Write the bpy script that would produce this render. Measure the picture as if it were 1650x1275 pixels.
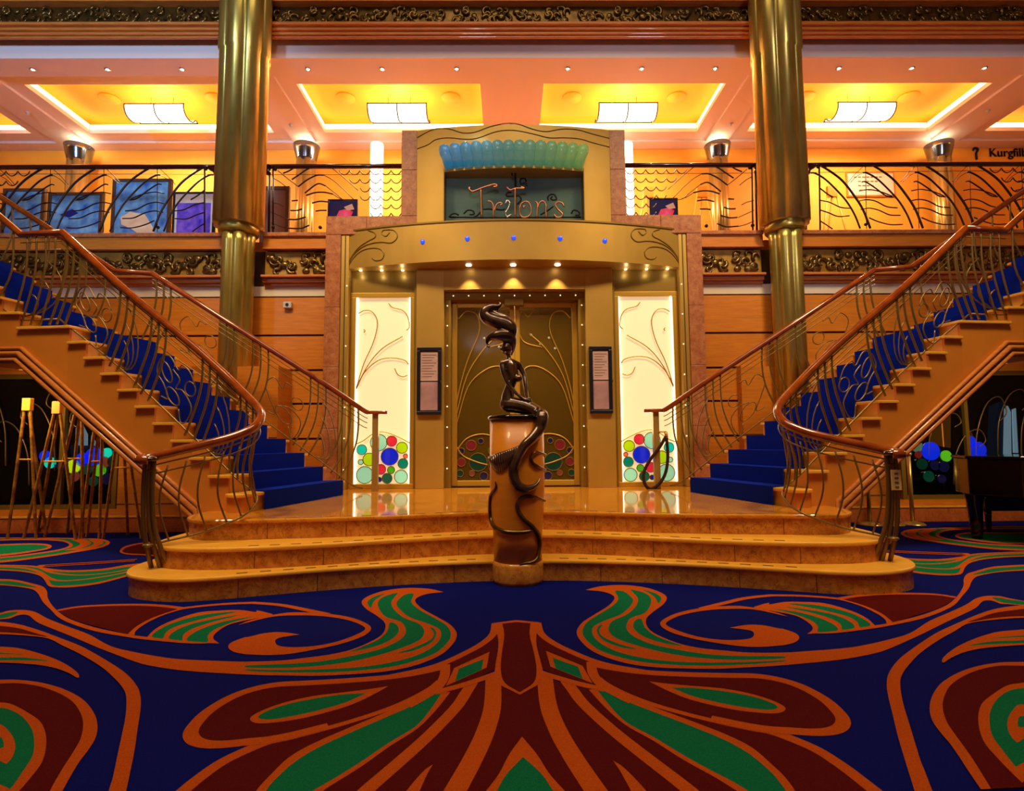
import bpy, math, random
from mathutils import Vector, Matrix
random.seed(7)
for _o in list(bpy.data.objects): bpy.data.objects.remove(_o)
SC = bpy.context.scene
COL = SC.collection
sin, cos, pi = math.sin, math.cos, math.pi

# ------------------------------------------------------------------ camera
F, YAW, PITCH, ROLL, CX, EYE = 896.25, .00884, .08392, -.00757, -.1168, 1.14
fw = Vector((sin(YAW)*cos(PITCH), cos(YAW)*cos(PITCH), sin(PITCH)))
_r = Vector((cos(YAW), -sin(YAW), 0)); _u = _r.cross(fw)
CR = _r*cos(ROLL)+_u*sin(ROLL); CU = -_r*sin(ROLL)+_u*cos(ROLL)
CO = Vector((CX, 0, EYE))
cam = bpy.data.cameras.new('camera'); cam.sensor_width = 36; cam.lens = 36*F/1650
cam.clip_start = .05; cam.clip_end = 100
camo = bpy.data.objects.new('camera', cam); COL.objects.link(camo)
camo.matrix_world = Matrix(((CR.x, CU.x, -fw.x, CO.x), (CR.y, CU.y, -fw.y, CO.y), (CR.z, CU.z, -fw.z, CO.z), (0, 0, 0, 1)))
SC.camera = camo
# a photo pixel gives a direction; the distance is that of the plane it lies on
def ray(px, py): return fw+CR*((px-825)/F)+CU*((637.5-py)/F)
def onZ(px, py, Z): d = ray(px, py); return CO+d*((Z-EYE)/d.z)
def onY(px, py, Y): d = ray(px, py); return CO+d*(Y/d.y)

# ------------------------------------------------------------------ world, lights, exposure
W = bpy.data.worlds.new('world'); SC.world = W; W.use_nodes = True
W.node_tree.nodes['Background'].inputs[0].default_value = (.9, .62, .38, 1)
W.node_tree.nodes['Background'].inputs[1].default_value = .13
SC.view_settings.view_transform = 'Standard'; SC.view_settings.look = 'None'
SC.view_settings.gamma = 1; SC.view_settings.exposure = 0.22
SC.view_settings.use_curve_mapping = False
def light(name, kind, loc, energy, color, target=None, size=.1, size_y=None, spot=None, blend=.5):
    l = bpy.data.lights.new(name, kind); l.energy = energy; l.color = color
    if kind == 'AREA':
        l.size = size
        if size_y: l.shape = 'RECTANGLE'; l.size_y = size_y
    else: l.shadow_soft_size = size
    if kind == 'SPOT': l.spot_size = spot; l.spot_blend = blend
    o = bpy.data.objects.new(name, l); COL.objects.link(o); o.location = loc
    if target is not None: o.rotation_euler = (Vector(target)-Vector(loc)).to_track_quat('-Z', 'Y').to_euler()
    return o
WARM = (1, .74, .38); WARM2 = (1, .80, .55); COOL = (.45, .68, 1)
# the atrium's big ceiling light, high over the hall, and the daylight of its upper windows
light('atrium_ceiling_light', 'AREA', (0, 1.5, 10.6), 400, WARM2, (0, 4.2, 0), 6, 5)
for _x in (-3.6, 3.6): light('portal_fill_spot', 'SPOT', (_x, 2.6, 8.6), 1500, WARM, (_x*.72, 7.0, 1.5), .7, spot=1.05, blend=.7)  # added unseen spots that brighten the portal and the stairs
light('atrium_window_light', 'SPOT', (-5.0, -3.5, 5.2), 3600, COOL, (-6.4, 8.3, 6.6), .8, spot=.62, blend=.8)
light('atrium_window_light', 'SPOT', (4.5, -3.5, 5.2), 700, (.85, .82, 1), (5.0, 8.3, 6.6), .8, spot=.8, blend=.8)
light('atrium_window_light', 'SPOT', (-1.0, -3.5, 5.2), 600, (.9, .85, 1), (-1.0, 8.3, 6.9), .8, spot=.7, blend=.8)
light('atrium_window_light', 'SPOT', (-7.5, 1.0, 6.0), 220, COOL, (-3.9, 7.5, 3.4), .25, spot=.22, blend=.6)
light('atrium_window_light', 'SPOT', (0.5, 1.0, 6.0), 160, COOL, (3.8, 7.5, 3.2), .25, spot=.22, blend=.6)
# added unseen fill lights that brighten the walls shaded by the stairs
for _s in (-1, 1): light('under_stair_fill', 'AREA', (_s*5.9, 6.35, 1.98), 26, WARM, (_s*5.6, 7.2, 0), .5, .5)

# ------------------------------------------------------------------ materials
def lin(c):
    c = [x/255 for x in c[:3]]
    return tuple((x/12.92 if x <= .04045 else ((x+.055)/1.055)**2.4) for x in c)+(1,)
MATS = {}
def mat(name, col, metal=0, rough=.5, var=None, scale=6, detail=4, bump=0, bscale=60, emit=0, ecol=None, spec=.5, coat=0, stretch=None, veins=None, trans=0, alpha=1, ior=1.45):
    m = bpy.data.materials.new(name); m.use_nodes = True; nt = m.node_tree; N = nt.nodes; Lk = nt.links
    b = N['Principled BSDF']
    b.inputs['Base Color'].default_value = lin(col); b.inputs['Metallic'].default_value = metal
    b.inputs['Roughness'].default_value = rough; b.inputs['Specular IOR Level'].default_value = spec
    b.inputs['Coat Weight'].default_value = coat; b.inputs['Transmission Weight'].default_value = trans
    b.inputs['Alpha'].default_value = alpha; b.inputs['IOR'].default_value = ior
    tc = N.new('ShaderNodeTexCoord'); mp = N.new('ShaderNodeMapping')
    if stretch: mp.inputs['Scale'].default_value = stretch
    Lk.new(tc.outputs['Object'], mp.inputs[0])
    if var:
        t = N.new('ShaderNodeTexNoise'); t.inputs['Scale'].default_value = scale; t.inputs['Detail'].default_value = detail
        Lk.new(mp.outputs[0], t.inputs['Vector'])
        r = N.new('ShaderNodeValToRGB'); r.color_ramp.elements[0].position = .3; r.color_ramp.elements[1].position = .72
        r.color_ramp.elements[0].color = lin(col); r.color_ramp.elements[1].color = lin(var)
        Lk.new(t.outputs['Fac'], r.inputs[0]); out = r.outputs[0]
        if veins:
            t2 = N.new('ShaderNodeTexNoise'); t2.inputs['Scale'].default_value = scale*.55; t2.inputs['Detail'].default_value = 9
            t2.inputs['Distortion'].default_value = 1.4; t2.inputs['Roughness'].default_value = .62
            Lk.new(mp.outputs[0], t2.inputs['Vector'])
            a = N.new('ShaderNodeMath'); a.operation = 'SUBTRACT'; a.inputs[1].default_value = .5; Lk.new(t2.outputs['Fac'], a.inputs[0])
            a2 = N.new('ShaderNodeMath'); a2.operation = 'ABSOLUTE'; Lk.new(a.outputs[0], a2.inputs[0])
            r2 = N.new('ShaderNodeValToRGB'); r2.color_ramp.elements[0].color = (1, 1, 1, 1); r2.color_ramp.elements[1].color = (0, 0, 0, 1)
            r2.color_ramp.elements[0].position = 0; r2.color_ramp.elements[1].position = .022
            Lk.new(a2.outputs[0], r2.inputs[0])
            mu = N.new('ShaderNodeMath'); mu.operation = 'MULTIPLY'; mu.inputs[1].default_value = .7; Lk.new(r2.outputs[0], mu.inputs[0])
            mx = N.new('ShaderNodeMixRGB'); Lk.new(mu.outputs[0], mx.inputs[0]); Lk.new(out, mx.inputs[1]); mx.inputs[2].default_value = lin(veins); out = mx.outputs[0]
        Lk.new(out, b.inputs['Base Color'])
    if bump:
        t3 = N.new('ShaderNodeTexNoise'); t3.inputs['Scale'].default_value = bscale; t3.inputs['Detail'].default_value = 3
        Lk.new(mp.outputs[0], t3.inputs['Vector'])
        bp = N.new('ShaderNodeBump'); bp.inputs['Strength'].default_value = bump; bp.inputs['Distance'].default_value = .01
        Lk.new(t3.outputs['Fac'], bp.inputs['Height']); Lk.new(bp.outputs[0], b.inputs['Normal'])
    if emit:
        b.inputs['Emission Color'].default_value = lin(ecol or col); b.inputs['Emission Strength'].default_value = emit
    MATS[name] = m; return m
mat('carpet_blue', (3, 16, 116), rough=.95, var=(1, 8, 82), scale=180, bump=.5, bscale=260, spec=.1)
mat('carpet_orange', (205, 92, 14), rough=.95, var=(180, 70, 10), scale=160, bump=.5, bscale=260, spec=.1)
mat('carpet_green', (8, 122, 78), rough=.95, var=(4, 96, 58), scale=160, bump=.5, bscale=260, spec=.1)
mat('carpet_maroon', (96, 10, 8), rough=.95, var=(74, 6, 6), scale=160, bump=.5, bscale=260, spec=.1)
mat('stair_blue', (8, 40, 170), rough=.95, var=(5, 30, 140), scale=150, bump=.4, bscale=260, spec=.1)
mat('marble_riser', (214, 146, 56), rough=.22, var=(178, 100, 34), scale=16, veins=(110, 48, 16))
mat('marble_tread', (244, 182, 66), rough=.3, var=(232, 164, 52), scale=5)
mat('marble_floor', (222, 150, 50), rough=.07, var=(205, 128, 38), scale=4, veins=(170, 100, 34))
mat('marble_pink', (196, 130, 88), rough=.3, var=(168, 96, 62), scale=14, veins=(120, 56, 36))
mat('marble_base', (205, 110, 55), rough=.3, var=(186, 92, 44), scale=10, veins=(140, 60, 30))
mat('grip', (120, 72, 24), rough=.6)
mat('plaster', (214, 130, 40), rough=.55, var=(206, 120, 34), scale=3)
mat('wood_panel', (214, 132, 40), rough=.4, var=(196, 112, 30), scale=4, stretch=(1, 1, 9), coat=.2)
mat('wood_trim', (208, 128, 58), rough=.4, var=(184, 104, 42), scale=4, stretch=(1, 6, 12), coat=.3)
mat('wood_dark', (58, 26, 10), rough=.5, var=(44, 18, 8), scale=4, stretch=(1, 6, 12))
mat('handrail', (158, 72, 18), rough=.16, var=(120, 46, 10), scale=8, coat=.8)
mat('handrail_dark', (52, 14, 10), rough=.2, coat=.6)
mat('gallery_wall', (246, 172, 56), rough=.6, var=(240, 164, 48), scale=3)
mat('white_strip', (222, 206, 186), rough=.6)
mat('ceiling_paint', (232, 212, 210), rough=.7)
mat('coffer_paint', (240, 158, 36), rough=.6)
mat('shell_wall', (186, 146, 100), rough=.8)
mat('brass', (206, 184, 98), metal=.75, rough=.3, var=(166, 146, 66), scale=7, stretch=(1, 1, .25), bump=.06, bscale=25)
mat('brass_light', (206, 172, 98), metal=.6, rough=.28, var=(176, 142, 74), scale=7, stretch=(1, 1, .25))
mat('gold', (196, 158, 78), metal=.45, rough=.42, var=(182, 142, 62), scale=1.6)
mat('gold_dark', (140, 108, 36), metal=.45, rough=.45)
mat('gold_bar', (206, 162, 60), metal=.5, rough=.35)
mat('groove', (84, 58, 18), rough=.6)
mat('bar_bronze', (132, 104, 54), metal=.55, rough=.35)
mat('bar_dark', (40, 26, 16), metal=.6, rough=.35)
mat('bronze', (150, 130, 118), metal=.92, rough=.24, var=(88, 70, 56), scale=8)
mat('bronze_gold', (140, 114, 56), metal=.9, rough=.28, var=(70, 56, 28), scale=9)
mat('frieze_gold', (186, 142, 58), metal=.5, rough=.4, var=(146, 106, 40), scale=5, bump=.3, bscale=18)
mat('frieze_dark', (128, 100, 52), metal=.8, rough=.3, var=(84, 62, 30), scale=9)
mat('ped_wood', (230, 142, 34), rough=.34, var=(214, 126, 26), scale=3, stretch=(1, 1, 4), coat=.15)
mat('black_gloss', (8, 7, 8), rough=.12, coat=.6)
mat('black_matte', (14, 10, 8), rough=.5)
mat('navy_black', (24, 24, 40), rough=.3)
mat('chrome', (150, 165, 185), metal=1, rough=.15)
mat('led', (255, 244, 214), emit=6, ecol=(255, 236, 200))
mat('led_soft', (255, 240, 200), emit=1.6, ecol=(255, 236, 190))
mat('cove', (255, 220, 150), emit=5, ecol=(255, 214, 140))
mat('lamp_glass', (255, 246, 224), emit=3.4, ecol=(255, 240, 205))
mat('light_column', (255, 246, 232), emit=2.4, ecol=(255, 240, 215))
mat('lit_panel', (250, 228, 190), rough=.4, emit=.5, ecol=(255, 226, 176))
mat('edge_light', (255, 250, 236), emit=2.2, ecol=(255, 246, 226))
mat('door_glass', (84, 64, 14), rough=.08, trans=.0, alpha=.6, spec=.6)
mat('dark_glass', (6, 5, 6), rough=.06, alpha=.7, spec=.6)
mat('interior', (150, 112, 40), rough=.8)
mat('dark_room', (22, 14, 10), rough=.8)
mat('sign_glass', (112, 142, 128), rough=.15, var=(84, 112, 112), scale=2, spec=.6, coat=.5)
mat('copper', (206, 140, 96), metal=.85, rough=.3)
mat('silver', (220, 214, 206), metal=.9, rough=.2)
mat('iron', (24, 18, 18), metal=.5, rough=.4)
mat('bamboo', (186, 128, 44), rough=.4, var=(140, 84, 24), scale=9, stretch=(1, 1, 3))
mat('easel_wood', (228, 150, 40), rough=.5)
mat('rope', (46, 10, 10), rough=.9)
mat('paper', (206, 176, 176), rough=.6, var=(178, 140, 150), scale=12, stretch=(.2, 1, 3))
mat('paper_photo', (196, 150, 160), rough=.5, var=(120, 96, 110), scale=3)
mat('poster_white', (240, 212, 180), rough=.6)
mat('ink', (120, 92, 70), rough=.7)
mat('plaque', (236, 204, 130), rough=.4)
mat('paint_blue', (20, 76, 170), rough=.4, var=(130, 186, 220), scale=5)
mat('paint_sand', (226, 186, 140), rough=.4, var=(240, 214, 180), scale=6)
mat('paint_violet', (30, 10, 190), rough=.4, var=(150, 110, 235), scale=7)
mat('paint_pink', (236, 40, 90), rough=.4, var=(250, 130, 220), scale=9)
mat('paint_navy', (24, 26, 110), rough=.4)
mat('mat_white', (226, 214, 206), rough=.6)
mat('frame_brown', (84, 56, 38), rough=.4)
mat('board_brown', (120, 86, 70), rough=.6)
mat('blue_stud', (30, 70, 235), rough=.1, emit=.9, ecol=(40, 80, 255), coat=.8)
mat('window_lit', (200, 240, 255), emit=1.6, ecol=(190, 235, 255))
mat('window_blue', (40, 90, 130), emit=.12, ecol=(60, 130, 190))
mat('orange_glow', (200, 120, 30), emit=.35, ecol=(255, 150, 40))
mat('detector', (196, 190, 190), rough=.5)
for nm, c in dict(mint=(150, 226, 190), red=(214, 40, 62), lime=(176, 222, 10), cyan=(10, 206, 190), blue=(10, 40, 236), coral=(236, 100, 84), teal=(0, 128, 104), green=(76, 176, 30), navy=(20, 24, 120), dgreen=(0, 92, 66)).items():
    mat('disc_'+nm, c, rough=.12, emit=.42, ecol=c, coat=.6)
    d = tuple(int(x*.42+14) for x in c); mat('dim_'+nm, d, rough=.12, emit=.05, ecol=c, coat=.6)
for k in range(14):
    t = k/13; c = (int(40+90*t), int(150+40*t), int(205-90*t)); mat('flute_%d' % k, c, rough=.18, alpha=.66, emit=.16, ecol=c, coat=.4)  # blue-to-green shift and glow put coloured lamplight into the flutes' colour

# ------------------------------------------------------------------ mesh builder
def crom(P, n=6, closed=False):
    P = [Vector(p) for p in P]; out = []
    m = len(P)
    if m < 3 and not closed: return P
    rng = range(m) if closed else range(m-1)
    for i in rng:
        if closed: p0, p1, p2, p3 = P[i-1], P[i], P[(i+1) % m], P[(i+2) % m]
        else: p0 = P[i-1] if i else P[0]*2-P[1]; p1 = P[i]; p2 = P[i+1]; p3 = P[i+2] if i+2 < m else P[-1]*2-P[-2]
        for k in range(n):
            t = k/n
            out.append(.5*((2*p1)+(p2-p0)*t+(2*p0-5*p1+4*p2-p3)*t*t+(3*p1-p0-3*p2+p3)*t*t*t))
    if not closed: out.append(P[-1])
    return out
class MB:
    def __init__(s): s.v = []; s.f = []; s.m = []; s.smooth = []
    def add(s, vs, fs, sm=False):
        o = len(s.v); s.v += [Vector(v) for v in vs]
        for f in fs: s.f.append(tuple(i+o for i in f)); s.smooth.append(sm)
        return s
    def box(s, a, b):
        x0, y0, z0 = a; x1, y1, z1 = b
        return s.add([(x0,y0,z0),(x1,y0,z0),(x1,y1,z0),(x0,y1,z0),(x0,y0,z1),(x1,y0,z1),(x1,y1,z1),(x0,y1,z1)],
                     [(0,3,2,1),(4,5,6,7),(0,1,5,4),(1,2,6,5),(2,3,7,6),(3,0,4,7)])
    def prism(s, poly, z0, z1):
        n = len(poly); vs = [(p[0], p[1], z0) for p in poly]+[(p[0], p[1], z1) for p in poly]
        return s.add(vs, [tuple(range(n-1, -1, -1)), tuple(range(n, 2*n))]+[(i, (i+1) % n, n+(i+1) % n, n+i) for i in range(n)])
    def slab(s, pts, off):            # polygon of 3-D points pushed along off
        n = len(pts); o = Vector(off); P = [Vector(p) for p in pts]
        return s.add(P+[p+o for p in P], [tuple(range(n-1, -1, -1)), tuple(range(n, 2*n))]+[(i, (i+1) % n, n+(i+1) % n, n+i) for i in range(n)])
    def tube(s, path, r, n=8, sub=0, closed=False, flat=1.0, up=None):
        P = [Vector(p) for p in path]
        R = list(r) if isinstance(r, (list, tuple)) else None
        if sub:
            if R:
                Q = crom([Vector((x, 0, 0)) for x in R], sub, closed); R = [max(1e-4, q.x) for q in Q]
            P = crom(P, sub, closed)
        m = len(P); vs = []; prev = None
        for i, p in enumerate(P):
            if closed: d = P[(i+1) % m]-P[i-1]
            else: d = P[min(i+1, m-1)]-P[max(i-1, 0)]
            if d.length < 1e-9: d = Vector((0, 0, 1))
            d.normalize()
            if up is not None: a = Vector(up)-d*d.dot(Vector(up))
            elif prev is None:
                a = Vector((0, 0, 1)) if abs(d.z) < .9 else Vector((1, 0, 0)); a = a-d*d.dot(a)
            else: a = prev-d*d.dot(prev)
            if a.length < 1e-6: a = d.orthogonal()
            a.normalize(); b = d.cross(a); prev = a
            rr = R[i] if R else r
            for k in range(n):
                t = 2*pi*k/n; vs.append(p+a*(rr*flat*cos(t))+b*(rr*sin(t)))
        fs = []
        for i in range(m if closed else m-1):
            j = (i+1) % m
            for k in range(n): fs.append((i*n+k, i*n+(k+1) % n, j*n+(k+1) % n, j*n+k))
        if not closed: fs += [tuple(range(n-1, -1, -1)), tuple(range((m-1)*n, m*n))]
        return s.add(vs, fs, True)
    def lathe(s, prof, c=(0, 0, 0), n=24, fun=None):
        vs = []; cx, cy, cz = c
        for r, z in prof:
            for k in range(n):
                t = 2*pi*k/n; q = r*(fun(t) if fun else 1); vs.append((cx+q*cos(t), cy+q*sin(t), cz+z))
        fs = [(i*n+k, i*n+(k+1) % n, (i+1)*n+(k+1) % n, (i+1)*n+k) for i in range(len(prof)-1) for k in range(n)]
        fs += [tuple(range(n-1, -1, -1)), tuple(range((len(prof)-1)*n, len(prof)*n))]
        return s.add(vs, fs, True)
    def disc(s, c, r, th, n=20):      # disc facing -Y
        x, y, z = c
        vs = [(x+r*cos(2*pi*k/n), y, z+r*sin(2*pi*k/n)) for k in range(n)]
        return s.slab(vs, (0, th, 0))
    def ball(s, c, r, n=10, sc=(1, 1, 1)):
        pr = [(max(1e-4, r*sin(pi*i/n)), -r*cos(pi*i/n)) for i in range(n+1)]
        vs = []; m = n*2
        for q, z in pr:
            for k in range(m): vs.append((c[0]+q*cos(2*pi*k/m)*sc[0], c[1]+q*sin(2*pi*k/m)*sc[1], c[2]+z*sc[2]))
        return s.add(vs, [(i*m+k, i*m+(k+1) % m, (i+1)*m+(k+1) % m, (i+1)*m+k) for i in range(n) for k in range(m)], True)
    def sheet(s, A, B, sm=True):
        n = len(A); return s.add(list(A)+list(B), [(i, i+1, n+i+1, n+i) for i in range(n-1)], sm)
    def mesh(s, name, origin=(0, 0, 0)):
        o = Vector(origin); me = bpy.data.meshes.new(name)
        me.from_pydata([tuple(v-o) for v in s.v], [], s.f); me.polygons.foreach_set('use_smooth', s.smooth)
        me.update(); return me
    def build(s, name, material, parent=None, origin=None, bevel=0, recalc=True):
        wl = Vector((0, 0, 0)); p = parent
        while p: wl += p.location; p = p.parent
        if parent is None:
            if origin is None:
                xs = [v.x for v in s.v]; ys = [v.y for v in s.v]; zs = [v.z for v in s.v]
                origin = ((min(xs)+max(xs))/2, (min(ys)+max(ys))/2, min(zs))
            org = Vector(origin)
        else: org = wl
        me = s.mesh(name, org)
        if recalc:
            import bmesh
            bm = bmesh.new(); bm.from_mesh(me); bmesh.ops.recalc_face_normals(bm, faces=bm.faces); bm.to_mesh(me); bm.free()
        me.materials.append(MATS[material])
        ob = bpy.data.objects.new(name, me); COL.objects.link(ob)
        if parent: ob.parent = parent
        else: ob.location = org
        if bevel:
            bv = ob.modifiers.new('bevel', 'BEVEL'); bv.width = bevel; bv.segments = 2; bv.limit_method = 'ANGLE'
        return ob
def tag(o, label=None, cat=None, group=None, kind=None):
    if label: o['label'] = label
    if cat: o['category'] = cat
    if group: o['group'] = group
    if kind: o['kind'] = kind
    return o
def thing(name, label, cat, loc=(0, 0, 0), group=None, kind=None):
    o = bpy.data.objects.new(name, None); COL.objects.link(o); o.location = loc; o.empty_display_size = .1
    return tag(o, label, cat, group, kind)
def struct(name, mb, m, label, cat='wall', bevel=0):
    return tag(mb.build(name, m, bevel=bevel), label, cat, kind='structure')
def side(s): return 'left' if s < 0 else 'right'
def mir(s, P): return [(s*p[0],)+tuple(p[1:]) for p in P]

# ------------------------------------------------------------------ the room shell
fl = struct('floor', MB().box((-10.5, -5, -.1), (10.5, 8.3, 0)), 'carpet_blue', 'navy blue patterned carpet floor with swirling orange green and maroon motifs', 'floor')
for s in (-1, 1):
    struct('wall_'+side(s), MB().box((s*10.5, -5, 0), (s*10.7, 11, 11)), 'shell_wall', 'plain tan side wall of the hall, %s of the staircases' % ('port side' if s < 0 else 'starboard side'))
struct('wall_front', MB().box((-10.7, -5.2, 0), (10.7, -5, 11)), 'shell_wall', 'plain tan wall of the hall facing the entrance portal')
struct('ceiling_atrium', MB().box((-10.7, -5.2, 11), (10.7, 11, 11.2)), 'shell_wall', 'high flat ceiling over the open hall', 'ceiling')

# carpet motifs, traced on the floor plane; the other half mirrored about the pattern's own axis
def cA(x, y): return (x/3.9286, 860+y/3.9286)
def cB(x, y): return (400+x/3.75, 920+y/3.75)
def cC(x, y): return (x/3.9286, 1040+y/3.9286)
def cD(x, y): return (300+x/3.0556, 1040+y/3.0556)
AXX = -.068
def fpt(p):
    q = onZ(p[0], p[1], 0)
    if abs(p[0]-830) < 2.6: q.x = AXX      # on the pattern's axis
    return Vector((q.x, q.y, 0))
def fmir(v):
    x = 2*AXX-v.x; return Vector((x, v.y+.0155*(x-v.x), 0))
LAY = [0]
def seg(fn, s):
    v = list(map(float, s.split())); return [fn(v[i], v[i+1]) for i in range(0, len(v), 2)]
def smooth_poly(pts, sub=4):          # a point given twice in a row is a sharp corner
    runs = []; cur = []
    n = len(pts); corners = [i for i in range(n) if (pts[i]-pts[(i+1) % n]).length < 1e-6]
    if not corners: return crom(pts, sub, True)
    st = (corners[0]+1) % n; seqp = [pts[(st+i) % n] for i in range(n)]
    out = []; cur = [seqp[0]]
    for p in seqp[1:]:
        if (p-cur[-1]).length < 1e-6:
            if len(cur) > 1: out += crom(cur, sub)[:-1]
            cur = [p]
        else: cur.append(p)
    cur.append(seqp[0]) if (cur[-1]-seqp[0]).length > 1e-6 else None
    if len(cur) > 1: out += crom(cur, sub)[:-1]
    return out
def motif(col, pts, both=True, sub=4):
    LAY[0] += 1; z = .0006+.00008*LAY[0]
    P = smooth_poly([fpt(p) for p in pts], sub)
    for k in range(2 if both else 1):
        Q = P if k == 0 else [fmir(v) for v in P]
        vs = [(v.x, v.y, z) for v in Q]
        a = sum(vs[i][0]*vs[(i+1) % len(vs)][1]-vs[(i+1) % len(vs)][0]*vs[i][1] for i in range(len(vs)))
        if a < 0: vs = vs[::-1]
        MB().add(vs, [tuple(range(len(vs)))]).build('carpet_motif', 'carpet_'+col, fl, recalc=False)
def stroke(col, pts, w, both=True, closed=False, sub=5):
    LAY[0] += 1; z = .0006+.00008*LAY[0]
    P = crom([fpt(p) for p in pts], sub, closed); n = len(P); A = []; B = []
    for i, p in enumerate(P):
        d = (P[(i+1) % n]-P[i-1]) if closed else (P[min(i+1, n-1)]-P[max(i-1, 0)])
        d.normalize(); nn = Vector((-d.y, d.x, 0))
        ww = w if not isinstance(w, tuple) else w[0]+(w[1]-w[0])*i/(n-1)
        A.append(p+nn*ww/2); B.append(p-nn*ww/2)
    if closed: A.append(A[0]); B.append(B[0])
    for k in range(2 if both else 1):
        a, b = (A, B) if k == 0 else ([fmir(v) for v in B], [fmir(v) for v in A])
        MB().sheet([(v.x, v.y, z) for v in b], [(v.x, v.y, z) for v in a], False).build('carpet_line', 'carpet_'+col, fl, recalc=False)
# fan of petals in front
motif('maroon', seg(cD, '1619 240 1619 240 1560 200 1530 160 1530 160 1500 165 1400 205 1240 225 1050 300 900 345 700 405 520 450 400 480 280 525 170 580 70 650 0 705 -120 800 -200 900 -200 900 1619 900 1619 900'))
stroke('orange', seg(cD, '1240 175 1180 222 1050 288 900 342 700 402 520 449 400 476 280 525 170 580 70 650 -10 715 -130 820'), .05)
motif('orange', seg(cD, '1185 228 1185 228 1100 278 950 345 800 408 640 478 510 550 405 650 345 718 300 800 330 850 450 850 570 790 700 700 860 600 1000 500 1140 410 1230 320 1300 232 1300 232'))
motif('green', seg(cD, '1200 245 1200 245 1110 300 950 370 800 435 650 505 535 575 440 660 392 718 350 790 380 830 480 810 620 720 740 650 860 575 1000 480 1130 400 1200 320 1255 240 1255 240'))
stroke('orange', seg(cD, '1410 185 1380 230 1330 305 1200 440 1050 575 900 705 780 815'), .055)
stroke('orange', seg(cD, '1512 150 1508 300 1472 430 1412 560 1335 700 1250 850'), .075)
motif('orange', seg(cD, '1215 588 1215 588 1165 625 1085 718 1020 810 1020 810 1110 810 1110 810 1150 718 1185 640'))
motif('orange', seg(cD, '1622 452 1622 452 1590 540 1540 635 1478 718 1400 820 1400 820 1619 820 1619 820'))
motif('green', seg(cD, '1622 552 1622 552 1575 640 1530 718 1460 820 1460 820 1619 820 1619 820'))
# upper side petal
motif('maroon', seg(cD, '1275 110 1275 110 1150 135 1000 158 800 175 600 187 450 195 330 218 220 258 110 325 40 395 12 440 35 475 95 490 180 490 300 478 400 466 520 440 700 398 900 338 1050 282 1180 215 1240 165'))
stroke('orange', seg(cD, '1330 88 1280 105 1150 135 1000 158 800 175 600 187 450 195 330 218 220 258 110 325 45 390 22 435 40 470 95 488 180 490 300 478 400 468 520 445 700 400'), .055)
motif('orange', seg(cD, '995 203 995 203 900 218 780 233 620 253 480 285 370 325 315 360 340 384 420 384 560 364 700 330 820 292 920 245'))
motif('green', seg(cD, '885 238 885 238 760 245 600 270 470 300 380 335 355 358 400 368 500 355 640 325 780 285'))
# shoulder with the little diamond, and the tongue on the axis
motif('maroon', seg(cB, '1500 330 1500 330 1510 430 1490 600 1490 600 1300 690 1140 730 1140 730 1190 575 1300 520 1420 450'))
stroke('orange', seg(cB, '1492 320 1478 385 1410 445 1300 505 1180 560 1050 600 850 642'), .045)
stroke('orange', seg(cB, '1190 568 1185 640 1140 710 1050 770 960 820'), .05)
stroke('orange', seg(cB, '1520 615 1440 645 1300 692 1140 735'), .045)
motif('orange', seg(cB, '1458 492 1458 492 1440 588 1440 588 1195 698 1195 698 1245 590 1245 590'))
motif('green', seg(cB, '1422 535 1422 535 1410 600 1410 600 1250 672 1250 672 1272 595 1272 595'))
motif('orange', seg(cB, '1482 318 1482 318 1612 300 1612 300 1612 752 1612 752 1545 705 1500 690 1470 800 1470 800 1490 600 1512 430'))
motif('maroon', seg(cB, '1535 322 1535 322 1612 312 1612 312 1612 738 1612 738 1550 680 1526 600 1532 500 1547 390'))
# the big S-shaped ribbon
rib_up = seg(cB, '1180 130 1180 130 1100 112 1000 105 900 110 800 128 720 158 685 190 710 230 770 270 820 310 828 350 800 395 720 440 620 480 500 508 350 528 200 545 0 552')
rib_up += seg(cC, '1400 103 1150 92 1000 74 850 46 700 8')+seg(cA, '560 640 420 588 300 540 225 500 150 486 60 490 0 505 -120 530 -120 530 -120 560 -120 560 0 546 60 540 120 518 180 520 230 560 300 592 450 652 600 716 700 756 850 812')
rib_up += seg(cC, '950 132 1150 162 1400 180 1650 192')+seg(cB, '200 635 400 638 600 630 800 615 950 590 1080 550 1180 500 1240 440 1260 395 1250 360 1210 320 1130 275 1050 230 1010 190 1020 165 1080 142')
motif('orange', rib_up)
motif('green', seg(cB, '1000 142 985 190 1030 235 1130 290 1200 335 1225 390 1200 440 1130 500 1000 550 850 585 650 607 450 617 200 617 0 608 0 600 200 603 450 598 700 582 900 548 1050 500 1140 440 1165 390 1150 352 1080 320 980 285 920 240 895 200 920 165 955 143'))
motif('green', seg(cB, '900 135 820 158 785 190 790 230 830 280 920 310 950 350 945 390 900 430 800 475 680 505 550 532 400 554 200 567 0 575 0 588 200 590 400 580 600 555 760 520 900 478 1020 430 1060 390 1060 355 1030 322 940 285 880 235 865 190 890 155'))
motif('green', seg(cB, '855 318 838 370 782 420 680 465 620 490 750 465 860 420 908 372 905 340 885 320'))
motif('green', seg(cB, '830 138 760 160 720 190 740 225 757 190 792 160'))
motif('green', seg(cB, '1098 345 1122 380 1100 420 1000 468 900 500 1000 485 1100 440 1135 390 1125 355'))
motif('green', seg(cA, '-100 530 0 515 60 502 115 500 60 528 0 540 -100 552'))
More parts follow.
